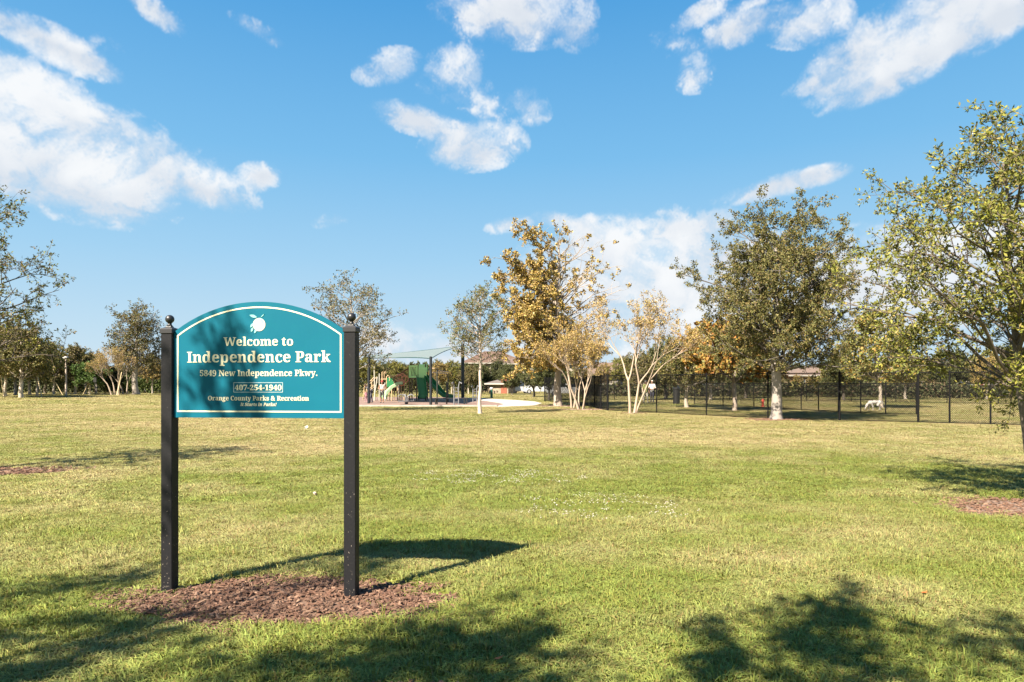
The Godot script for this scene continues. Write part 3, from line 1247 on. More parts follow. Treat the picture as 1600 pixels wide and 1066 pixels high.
func dog(label: String, at: Vector3, turn: float) -> void:
	var o := thing("dog", label, "dog", at, turn)
	var w := Color(0.4, 0.38, 0.36)
	var g := Color(0.33, 0.3, 0.27)
	# facing +x, head lowered to the grass
	var B := [
		[Vector3(0.24, 0.44, 0), Vector3(0.02, 0.46, 0), 0.125, 0.105, w], [Vector3(0.02, 0.46, 0), Vector3(-0.28, 0.48, 0), 0.1, 0.1, w],
		[Vector3(0.28, 0.46, 0), Vector3(0.45, 0.32, 0), 0.085, 0.06, w], [Vector3(0.46, 0.28, 0), Vector3(0.49, 0.22, 0), 0.068, 0.058, w], [Vector3(0.5, 0.19, 0), Vector3(0.56, 0.09, 0), 0.04, 0.03, w],
		[Vector3(-0.36, 0.5, 0), Vector3(-0.47, 0.45, 0.01), 0.032, 0.026, w], [Vector3(-0.47, 0.45, 0.01), Vector3(-0.58, 0.32, 0.02), 0.028, 0.014, g]]
	for s in [-1.0, 1.0]:
		var k: float = s * 0.07
		B.append([Vector3(0.24, 0.4, s * 0.07), Vector3(0.22 + k, 0.22, s * 0.075), 0.06, 0.035, w])
		B.append([Vector3(0.22 + k, 0.22, s * 0.075), Vector3(0.23 + k * 1.4, 0.03, s * 0.075), 0.032, 0.024, g])
		B.append([Vector3(0.23 + k * 1.4, 0.025, s * 0.075), Vector3(0.28 + k * 1.4, 0.022, s * 0.075), 0.028, 0.022, g])
		B.append([Vector3(-0.26, 0.44, s * 0.07), Vector3(-0.19 - k, 0.29, s * 0.085), 0.085, 0.05, w])
		B.append([Vector3(-0.19 - k, 0.29, s * 0.085), Vector3(-0.33 - k, 0.17, s * 0.08), 0.042, 0.026, g])
		B.append([Vector3(-0.33 - k, 0.17, s * 0.08), Vector3(-0.31 - k, 0.03, s * 0.08), 0.025, 0.022, g])
		B.append([Vector3(-0.31 - k, 0.024, s * 0.08), Vector3(-0.26 - k, 0.022, s * 0.08), 0.027, 0.022, g])
	var m := MB.new()
	body(B, 0.018, 0.045, m)
	part("body", m.mesh(), vmat("cloth", 0.85), o)
	for s in [-1.0, 1.0]:
		var e := MB.new()
		e.col = g
		e.tube(PackedVector3Array([Vector3(0.44, 0.32, s * 0.055), Vector3(0.46, 0.28, s * 0.09), Vector3(0.49, 0.21, s * 0.092)]), PackedFloat32Array([0.022, 0.03, 0.01]), 6)
		part("ear", e.mesh(), vmat("cloth", 0.85), o)


# ------------------------------------------------------------------ buildings and cars far behind
func house(label: String, at: Vector3, turn: float, w: float, dp: float, h: float, rh: float, wall: Color, roofc: Color, wins: Array, garage := -99.0, door := -99.0, group := "") -> void:
	var o := thing("house", label, "house", at, turn, group)
	var m := MB.new()
	m.col = wall
	m.box(Vector3(0, h / 2 - 0.1, -dp / 2), Vector3(w, h + 0.2, dp))
	part("wall", m.mesh(), rough_mat(), o)
	var r := MB.new()
	r.col = roofc
	var ov := 0.5
	var a := Vector3(-w / 2 - ov, h - 0.05, ov)
	var b := Vector3(w / 2 + ov, h - 0.05, ov)
	var c := Vector3(w / 2 + ov, h - 0.05, -dp - ov)
	var d := Vector3(-w / 2 - ov, h - 0.05, -dp - ov)
	var ins := minf(w, dp) / 2
	var r1: Vector3
	var r2: Vector3
	if w >= dp:
		r1 = Vector3(-w / 2 - ov + ins, h + rh, -dp / 2)
		r2 = Vector3(w / 2 + ov - ins, h + rh, -dp / 2)
		r.quad(a, b, r2, r1); r.quad(c, d, r1, r2); r.tri(b, c, r2); r.tri(d, a, r1)
	else:
		r1 = Vector3(0, h + rh, -ins + ov)
		r2 = Vector3(0, h + rh, -dp + ins - ov)
		r.tri(a, b, r1); r.quad(b, c, r2, r1); r.tri(c, d, r2); r.quad(d, a, r1, r2)
	r.quad(d, c, b, a)
	var roof := part("roof", r.mesh(), rough_mat(), o)
	var fs := MB.new()
	fs.col = Color(0.35, 0.33, 0.29)
	fs.box(Vector3(0, h - 0.14, ov + 0.02), Vector3(w + 2 * ov, 0.18, 0.05))
	part("fascia", fs.mesh(), paint_mat(), roof)
	for q in wins:
		var f := MB.new()
		f.col = Color(0.4, 0.38, 0.34)
		for e in [[0, q[3] / 2, q[2] + 0.16, 0.08], [0, -q[3] / 2, q[2] + 0.16, 0.08], [0, 0, q[2], 0.05]]:
			f.box(Vector3(q[0] + e[0], q[1] + e[1], 0.04), Vector3(e[2], e[3], 0.08))
		for s in [-1.0, 0.0, 1.0]:
			f.box(Vector3(q[0] + s * q[2] / 2, q[1], 0.045), Vector3(0.07, q[3], 0.086))
		var win := part("window", f.mesh(), paint_mat(), o)
		var g := MB.new()
		g.col = Color(0.03, 0.04, 0.05)
		g.box(Vector3(q[0], q[1], 0.012), Vector3(q[2], q[3], 0.024))
		part("pane", g.mesh(), vmat("glass_dark", 0.1), win)
	if garage > -90.0:
		var gd := MB.new()
		gd.col = Color(0.3, 0.27, 0.23)
		for k in 4:
			gd.box(Vector3(garage, 0.28 + k * 0.54, 0.03), Vector3(4.6, 0.51, 0.06), Basis(), 0.01)
		part("garage_door", gd.mesh(), paint_mat(), o)
	if door > -90.0:
		var dd := MB.new()
		dd.col = Color(0.2, 0.07, 0.04)
		dd.box(Vector3(door, 1.05, 0.03), Vector3(1.0, 2.1, 0.06), Basis(), 0.01)
		part("door", dd.mesh(), paint_mat(), o)


func car(label: String, at: Vector3, turn: float, paint: Color, suv: bool, group := "") -> void:
	var o := thing("parked_car", label, "car", at, turn, group)
	var hh := 1.75 if suv else 1.45
	var body_ := MB.new()
	body_.col = paint
	var side := PackedVector2Array([Vector2(-2.25, 0.35), Vector2(2.2, 0.33), Vector2(2.3, 0.55), Vector2(2.22, 0.82), Vector2(1.15, 0.98), Vector2(0.55, hh - 0.06), Vector2(0.1, hh), Vector2(-1.2, hh), Vector2(-1.75 if not suv else -2.05, hh - 0.15), Vector2(-2.2, 0.98), Vector2(-2.3, 0.6)])
	var wide := [0.86, 0.88, 0.9, 0.9, 0.86, 0.66, 0.64, 0.64, 0.64, 0.86, 0.88]
	var left := []
	var right := []
	for i in side.size():
		left.append(Vector3(side[i].x, side[i].y, wide[i]))
		right.append(Vector3(side[i].x, side[i].y, -wide[i]))
	for i in side.size():
		var k := (i + 1) % side.size()
		body_.outward([left[i], left[k], right[k], right[i]], Vector3(0, 0.8, 0))
	for sgn in [left, right]:
		body_.outward([sgn[0], sgn[1], sgn[2], sgn[3], sgn[4], sgn[9], sgn[10]], Vector3(0, 0.8, 0))
		body_.outward([sgn[4], sgn[5], sgn[6], sgn[7], sgn[8], sgn[9]], Vector3(0, 0.8, 0))
	part("car_body", body_.mesh(), vmat("car_paint", 0.25), o)
	for s in [-1.0, 1.0]:
		for q in [[-0.55, 1.05], [0.62, 0.9]]:
			var g := MB.new()
			g.col = Color(0.02, 0.025, 0.03)
			g.box(Vector3(q[0], (0.98 + hh) / 2 + 0.02, s * 0.77), Vector3(q[1], (hh - 1.1), 0.02), Basis(Vector3.RIGHT, -s * 0.42))
			part("side_window", g.mesh(), vmat("glass_dark", 0.1), o)
	var ws := MB.new()
	ws.col = Color(0.02, 0.025, 0.03)
	ws.quad(Vector3(1.11, 1.02, 0.76), Vector3(1.11, 1.02, -0.76), Vector3(0.6, hh - 0.1, -0.6), Vector3(0.6, hh - 0.1, 0.6))
	var off := Vector3(0.02, 0.012, 0)
	for i in ws.v.size(): ws.v[i] += off
	part("windscreen", ws.mesh(), vmat("glass_dark", 0.1), o)
	for x in [-1.4, 1.4]:
		for s in [-1.0, 1.0]:
			var w := MB.new()
			w.col = Color(0.02, 0.02, 0.02)
			w.tube(PackedVector3Array([Vector3(x, 0.33, s * 0.7), Vector3(x, 0.33, s * 0.92)]), PackedFloat32Array([0.33, 0.33]), 16)
			var tyre := part("wheel", w.mesh(), flat_mat(lin(0.02, 0.02, 0.02), 0.9), o)
			var rm := MB.new()
			rm.tube(PackedVector3Array([Vector3(x, 0.33, s * 0.9), Vector3(x, 0.33, s * 0.935)]), PackedFloat32Array([0.2, 0.19]), 12)
			part("rim", rm.mesh(), flat_mat(lin(0.4, 0.4, 0.42), 0.4, 0.6), tyre)
	for s in [-1.0, 1.0]:
		var hl := MB.new()
		hl.box(Vector3(2.24, 0.72, s * 0.66), Vector3(0.08, 0.14, 0.3), Basis(), 0.02)
		part("headlight", hl.mesh(), flat_mat(lin(0.7, 0.7, 0.7), 0.15), o)


func hedge(label: String, at: Vector3, turn: float, ln: float, high: float, deep: float, sd: int, pal: Array, group := "") -> void:
	var o := thing("hedge", label, "hedge", at, turn, group)
	var R := RandomNumberGenerator.new()
	R.seed = sd
	var L := LB.new()
	var W := MB.new()
	W.col = Color(0.06, 0.045, 0.03)
	var nz := FastNoiseLite.new()
	nz.seed = sd
	nz.frequency = 0.5
	for i in int(ln * 1.5):
		var x := R.randf_range(-ln / 2, ln / 2)
		W.tube(PackedVector3Array([Vector3(x, -0.03, 0), Vector3(x + R.randf_range(-0.2, 0.2), high * 0.7, R.randf_range(-0.3, 0.3) * deep)]), PackedFloat32Array([0.03, 0.01]), 4, false)
	for i in int(ln * high * 210.0):
		var x := R.randf_range(-ln / 2, ln / 2)
		var hh := high * (1.0 + 0.3 * nz.get_noise_1d(x * 2.0 + sd))
		var y := hh * pow(R.randf(), 0.7)
		var z := R.randf_range(-0.5, 0.5) * deep * (1.0 - 0.5 * pow(y / hh, 3.0))
		var al := (rdir(R) + Vector3(0, 0.4, 0.3)).normalized()
		var sdv := al.cross(rdir(R)).normalized()
		L.leaf(Vector3(x, y, z), al, sdv, 0.3, 0.19, pick(R, pal))
	part("stems", W.mesh(), bark_mat(), o, "stuff")
	part("foliage", L.mesh(), leaf_mat(), o, "stuff")


func ord_word(n: int) -> String:
	var ones := ["", "first", "second", "third", "fourth", "fifth", "sixth", "seventh", "eighth", "ninth", "tenth", "eleventh", "twelfth", "thirteenth", "fourteenth", "fifteenth", "sixteenth", "seventeenth", "eighteenth", "nineteenth"]
	if n < 20:
		return ones[n]
	var tens := ["", "", "twenty", "thirty", "forty"]
	var tenth := ["", "", "twentieth", "thirtieth", "fortieth"]
	return tenth[n / 10] if n % 10 == 0 else tens[n / 10] + " " + ones[n % 10]


# ------------------------------------------------------------------ playground
func trough(m: MB, pts: Array, width: float, lip: float) -> void:
	var prev := []
	for i in pts.size():
		var p: Vector3 = pts[i]
		var t: Vector3 = (pts[mini(i + 1, pts.size() - 1)] - pts[maxi(i - 1, 0)]).normalized()
		var s := t.cross(Vector3.UP).normalized()
		var u := s.cross(t).normalized()
		var prof := [s * (-width / 2 - 0.05) + u * lip, s * (-width / 2) + u * lip, s * (-width / 2 + 0.05) + u * 0.03, s * (width / 2 - 0.05) + u * 0.03, s * (width / 2) + u * lip, s * (width / 2 + 0.05) + u * lip, s * (width / 2 + 0.03) - u * 0.03, s * (-width / 2 - 0.03) - u * 0.03]
		var ring := []
		for q in prof: ring.append(p + q)
		if i > 0:
			for k in ring.size():
				var k2 := (k + 1) % ring.size()
				m.quad(prev[k], prev[k2], ring[k2], ring[k])
		prev = ring


func ring_bar(m: MB, at: Vector3, ax: Vector3, ay: Vector3, r: float, tr: float, sides := 16, from := 0.0, to := TAU) -> void:
	var pts := []
	for i in sides + 1:
		var a := lerpf(from, to, float(i) / sides)
		pts.append(at + ax * cos(a) * r + ay * sin(a) * r)
	m.path(pts, tr, 6)


func build_playground() -> void:
	var pm := paint_mat()
	var dk := 0.0562
	var o := thing("play_structure", "green and tan play structure with slides under the shade sail", "play structure", spot(640, 60))
	var at := func(px: float, hgt: float, z := 0.0) -> Vector3: return Vector3((px - 640.0) * dk, hgt, z)
	var brown := Color(0.10, 0.07, 0.05)
	var tan_ := Color(0.42, 0.3, 0.18)
	var green := Color(0.015, 0.13, 0.05)
	var lime := Color(0.42, 0.75, 0.34)
	# high tower
	for p in [[640, 3.15], [651, 3.1], [665, 3.2]]:
		for z in [0.0, -1.4]:
			var m := MB.new()
			m.col = brown
			m.rod(at.call(p[0], -0.1, z), at.call(p[0], p[1], z), 0.06, 8)
			part("post", m.mesh(), pm, o)
	var m1 := MB.new()
	m1.col = brown
	m1.box(at.call(652, 2.0, -0.7), Vector3(1.45, 0.09, 1.45), Basis(), 0.01)
	part("deck", m1.mesh(), pm, o)
	var fr := MB.new()
	fr.col = lime
	for e in [[646, 3.04, 0.8, 0.14], [646, 2.1, 0.8, 0.16], [640.4, 2.57, 0.14, 0.85], [651.6, 2.57, 0.14, 0.85]]:
		fr.box(at.call(e[0], e[1], 0.08), Vector3(e[2], e[3], 0.05), Basis(), 0.008)
	var panel := part("guard_panel", fr.mesh(), pm, o)
	for k in 4:
		var sl := MB.new()
		sl.col = lime
		sl.box(at.call(642.6 + k * 2.2, 2.57, 0.08), Vector3(0.065, 0.84, 0.04), Basis(Vector3.FORWARD, 0.14), 0.006)
		part("slat", sl.mesh(), pm, panel)
	var hood := MB.new()
	hood.col = lime
	for k in 10:
		var a0 := PI * k / 10
		var a1 := PI * (k + 1) / 10
		for q in [[0.5, 0.0, 1.0], [0.46, 0.0, 1.0]]:
			var f := func(a: float, x: float) -> Vector3: return at.call(654, 2.55 + sin(a) * q[0] * 1.35, 0.1 + cos(a) * q[0] - 0.45) + Vector3(x, 0, 0)
			hood.quad(f.call(a0, 0.0), f.call(a0, 0.75), f.call(a1, 0.75), f.call(a1, 0.0))
	hood.box(at.call(660.5, 2.3, 0.13), Vector3(0.72, 0.55, 0.05))
	part("slide_hood", hood.mesh(), pm, o)
	var sb := MB.new()
	sb.col = green
	trough(sb, [at.call(662, 2.05, -0.3), at.call(668, 1.95, -0.1), at.call(678, 1.35, 0.3), at.call(688, 0.75, 0.7), at.call(697, 0.36, 1.0), at.call(710, 0.28, 1.3)], 0.62, 0.26)
	part("slide", sb.mesh(), pm, o)
	var sa := MB.new()
	sa.col = green
	trough(sa, [at.call(657, 2.05, 0.05), at.call(658, 1.95, 0.3), at.call(661, 1.25, 0.9), at.call(664, 0.55, 1.5), at.call(665, 0.3, 1.9), at.call(665, 0.26, 2.4)], 0.66, 0.22)
	part("slide", sa.mesh(), pm, o)
	# sloped rope net from the tower down to the low deck
	var net := MB.new()
	net.col = Color(0.24, 0.15, 0.09)
	for k in 14:
		var t := k / 13.0
		net.rod(at.call(640, 3.0, -1.3 * t).lerp(at.call(640, 2.1, -1.3 * t), 0.0), at.call(614, 2.05, -1.3 * t), 0.018, 4)
	for k in 15:
		var t := k / 14.0
		var p: Vector3 = at.call(lerpf(640, 614, t), lerpf(3.0, 2.05, t), 0.0)
		net.rod(p, p + Vector3(0, 0, -1.3), 0.018, 4)
		net.rod(p, at.call(lerpf(640, 614, t), lerpf(2.1, 1.3, t), 0.0), 0.02, 4)
	part("rope_net", net.mesh(), pm, o)
	# low deck
	for p in [604, 612, 621]:
		for z in [0.0, -1.3]:
			var m := MB.new()
			m.col = tan_
			m.rod(at.call(p, -0.1, z), at.call(p, 2.15, z), 0.05, 8)
			part("post", m.mesh(), pm, o)
	var m2 := MB.new()
	m2.col = brown
	m2.box(at.call(612.5, 1.2, -0.65), Vector3(1.05, 0.08, 1.4), Basis(), 0.01)
	part("deck", m2.mesh(), pm, o)
	var gp := MB.new()
	gp.col = green
	gp.box(at.call(610, 1.62, 0.07), Vector3(0.62, 0.8, 0.05), Basis(), 0.02)
	part("guard_panel", gp.mesh(), pm, o)
	for k in 3:
		var arch := MB.new()
		arch.col = tan_
		arch.path([at.call(604 + k * 5, 1.75, 0.1), at.call(604.5 + k * 5, 2.1, 0.1), at.call(606 + k * 5, 2.22, 0.1), at.call(609 + k * 5, 2.22, 0.1)], 0.03)
		part("handrail", arch.mesh(), pm, o)
	var rail := MB.new()
	rail.col = tan_
	rail.rod(at.call(605, 2.22, 0.1), at.call(626, 2.2, 0.1), 0.03)
	part("handrail", rail.mesh(), pm, o)
	var wheel := MB.new()
	wheel.col = Color(0.5, 0.2, 0.13)
	for q in [[624, 2.0, 0.3], [629, 2.05, 0.32], [633, 1.9, 0.3], [628, 1.6, 0.26]]:
		ring_bar(wheel, at.call(q[0], q[1], 0.2), Vector3.RIGHT, Vector3.UP, q[2], 0.055)
	part("ring_climber", wheel.mesh(), pm, o)
	for p in [628, 632, 636]:
		var m := MB.new()
		m.col = tan_
		m.rod(at.call(p, -0.1, 0.2), at.call(p, 1.7, 0.2), 0.035)
		part("post", m.mesh(), pm, o)
	var sc := MB.new()
	sc.col = Color(0.36, 0.5, 0.3)
	trough(sc, [at.call(630, 1.5, 0.5), at.call(624, 1.45, 0.6), at.call(615, 1.15, 0.75), at.call(608, 0.7, 0.9), at.call(605, 0.3, 1.0), at.call(604, 0.2, 1.1)], 0.5, 0.2)
	part("slide", sc.mesh(), pm, o)
	# stairs on the far left
	var st := MB.new()
	st.col = tan_
	for s in [0.0, -1.0]:
		st.path([at.call(567, 0.1, s), at.call(569, 1.2, s), at.call(585, 2.1, s), at.call(586, 1.6, s)], 0.035)
		st.rod(at.call(569, 0.6, s), at.call(585, 1.45, s), 0.03)
		for k in 5:
			st.rod(at.call(569 + k * 4, 0.6 + k * 0.21, s), at.call(569 + k * 4, 1.2 + k * 0.225, s), 0.025)
	part("stair_rail", st.mesh(), pm, o)
	for k in 6:
		var tr := MB.new()
		tr.col = brown
		tr.box(at.call(568 + k * 3.2, 0.2 + k * 0.19, -0.5), Vector3(0.26, 0.05, 0.95))
		part("step", tr.mesh(), pm, o)
	for q in [[585, 3.0, 586], [590, 2.1, 584], [593, 2.4, 593], [602, 1.6, 602]]:
		var m := MB.new()
		m.col = Color(0.36, 0.34, 0.3)
		m.rod(at.call(q[2], -0.1, 0.1), at.call(q[0], q[1], 0.1), 0.05)
		part("post", m.mesh(), pm, o)
	var lp := MB.new()
	lp.col = tan_
	lp.path([at.call(597, 1.3, 0), at.call(597, 2.5, 0), at.call(604, 2.9, 0), at.call(603, 2.4, 0)], 0.045)
	lp.path([at.call(597, 1.3, -1), at.call(597, 2.5, -1), at.call(604, 2.9, -1), at.call(603, 1.3, -1)], 0.045)
	lp.rod(at.call(594, 1.9, 0), at.call(604, 1.9, 0), 0.04)
	part("arch_bar", lp.mesh(), pm, o)

	# shade sail on its posts
	var sail := thing("shade_sail", "teal fabric shade sail stretched over the play structure on dark posts", "shade sail", spot(640, 58))
	var org := sail.position
	var A := spot(673, 48.8, 3.3) - org
	var B := spot(723, 68, 5.3) - org
	var C := spot(577, 66, 4.15) - org
	var D := spot(576, 52, 3.45) - org
	var cloth := StandardMaterial3D.new()
	cloth.albedo_color = lin(0.12, 0.155, 0.16)
	cloth.roughness = 0.8
	cloth.cull_mode = BaseMaterial3D.CULL_DISABLED
	cloth.backlight_enabled = true
	cloth.backlight = Color(0.4, 0.46, 0.46)
	var sm := MB.new()
	var N := 14
	var f := func(u: float, v: float) -> Vector3:
		# edges curve inwards
		u = u + (0.5 - u) * 0.32 * (v * (1 - v)) * 1.6
		v = v + (0.5 - v) * 0.5 * (u * (1 - u)) * 1.6
		return D.lerp(A, u).lerp(C.lerp(B, u), v)
	for i in N:
		for j in N:
			sm.quad(f.call(i / float(N), j / float(N)), f.call((i + 1) / float(N), j / float(N)), f.call((i + 1) / float(N), (j + 1) / float(N)), f.call(i / float(N), (j + 1) / float(N)))
	part("fabric", sm.mesh(), cloth, sail)
	for e in [[A, B], [B, C], [C, D], [D, A]]:
		pass
	var hem := MB.new()
	hem.col = Color(0.02, 0.06, 0.06)
	for q in 4:
		var pts := []
		for i in N + 1:
			var t := i / float(N)
			pts.append([f.call(t, 0.0), f.call(1.0, t), f.call(t, 1.0), f.call(0.0, t)][q])
		hem.path(pts, 0.035, 5)
	part("hem", hem.mesh(), pm, sail)
	for q in [[A, 0.1, 0.15], [B, 0.17, 0.2], [C, 0.11, 0.15], [D, 0.1, 0.15]]:
		var m := MB.new()
		m.col = Color(0.014, 0.016, 0.02)
		var p: Vector3 = q[0]
		m.lathe(Vector3(p.x, 0, p.z), PackedVector2Array([Vector2(q[1], -0.1), Vector2(q[1], p.y + q[2]), Vector2(0, p.y + q[2] + 0.03)]), 14)
		part("post", m.mesh(), pm, sail)

	# overhead bars to the right of the front sail post
	var bars := thing("overhead_bars", "dark posts with tan overhead bars right of the front sail post", "climbing bars", spot(690, 50))
	var bo := bars.position
	for q in [[683, 50, 2.55], [698, 50, 1.6], [683, 52, 2.55], [700, 56, 2.3]]:
		var m := MB.new()
		m.col = Color(0.03, 0.035, 0.03)
		m.rod(spot(q[0], q[1], -0.1) - bo, spot(q[0], q[1], q[2]) - bo, 0.05, 8)
		part("post", m.mesh(), pm, bars)
	for q in [[675, 50, 2.65, 684, 50], [675, 50, 2.35, 700, 56], [683, 52, 2.5, 700, 56]]:
		var m := MB.new()
		m.col = tan_
		m.rod(spot(q[0], q[1], q[2]) - bo, spot(q[3], q[4], q[2] - 0.03) - bo, 0.035)
		part("bar", m.mesh(), pm, bars)

	# grey step-through exercise frames
	for q in [[713, 47.0, 1.65, "grey metal exercise ladder left of the wide dark sail post"], [742, 56.0, 1.35, "grey metal exercise frame right of the wide dark sail post"]]:
		var e := thing("exercise_frame", q[3], "exercise frame", spot(q[0], q[1]), 0.3)
		var hgt: float = q[2]
		for s in [-1.0, 1.0]:
			var m := MB.new()
			m.col = Color(0.15, 0.155, 0.165)
			m.path([Vector3(s * 0.16, -0.05, 0), Vector3(s * 0.16, hgt * 0.8, 0), Vector3(s * 0.22, hgt, 0.05), Vector3(s * 0.34, hgt * 0.93, 0.16)], 0.045)
			part("upright", m.mesh(), pm, e)
		for k in 5:
			var m := MB.new()
			m.col = Color(0.15, 0.155, 0.165)
			m.rod(Vector3(-0.16, 0.25 + k * hgt * 0.15, 0), Vector3(0.16, 0.25 + k * hgt * 0.15, 0), 0.028)
			part("rung", m.mesh(), pm, e)

	# low black benches along the front
	for q in [[703, 50.0, 2.6, "longer low black bench in front of the green slide"], [738, 51.0, 1.35, "shorter low black bench beside the slender pale trunk"]]:
		var e := thing("bench", q[3], "bench", spot(q[0], q[1]))
		var m := MB.new()
		m.col = Color(0.02, 0.02, 0.02)
		m.box(Vector3(0, 0.45, 0), Vector3(q[2], 0.06, 0.32), Basis(), 0.01)
		part("seat", m.mesh(), pm, e)
		for s in [-1.0, 1.0]:
			var l := MB.new()
			l.col = Color(0.02, 0.02, 0.02)
			l.box(Vector3(s * (q[2] / 2 - 0.25), 0.2, 0), Vector3(0.08, 0.45, 0.26), Basis(), 0.008)
			part("leg", l.mesh(), pm, e)

	# grey spinner
	var sp := thing("play_spinner", "grey low play spinner with bent handle bars at the playground's front edge", "play spinner", spot(635, 50))
	var dm := MB.new()
	dm.col = Color(0.13, 0.13, 0.14)
	dm.lathe(Vector3.ZERO, PackedVector2Array([Vector2(0.12, 0), Vector2(0.12, 0.18), Vector2(0.62, 0.2), Vector2(0.64, 0.26), Vector2(0, 0.27)]), 20)
	part("platform", dm.mesh(), pm, sp)
	for k in 5:
		var a := TAU * k / 5 + 0.3
		var d := Vector3(cos(a), 0, sin(a))
		var m := MB.new()
		m.col = Color(0.17, 0.17, 0.18)
		m.path([d * 0.55 + Vector3(0, 0.26, 0), d * 0.62 + Vector3(0, 0.62, 0), d * 0.4 + Vector3(0, 0.74, 0), d * 0.1 + Vector3(0, 0.6, 0), d * 0.08 + Vector3(0, 0.26, 0)], 0.035)
		part("handle_bar", m.mesh(), pm, sp)

	# slim green post with a pale head by the path
	var gpst := thing("drinking_fountain", "slim dark green post with pale head beside the pale path", "drinking fountain", spot(768, 70))
	var g1 := MB.new()
	g1.col = Color(0.01, 0.1, 0.07)
	g1.lathe(Vector3.ZERO, PackedVector2Array([Vector2(0.2, -0.05), Vector2(0.2, 0.04), Vector2(0.13, 0.06), Vector2(0.13, 0.85), Vector2(0, 0.86)]), 14)
	part("post", g1.mesh(), pm, gpst)
	var g2 := MB.new()
	g2.col = Color(0.6, 0.6, 0.58)
	g2.lathe(Vector3(0, 0.86, 0), PackedVector2Array([Vector2(0.1, 0), Vector2(0.16, 0.1), Vector2(0.17, 0.2), Vector2(0.13, 0.24), Vector2(0, 0.22)]), 14)
	part("basin", g2.mesh(), pm, gpst)


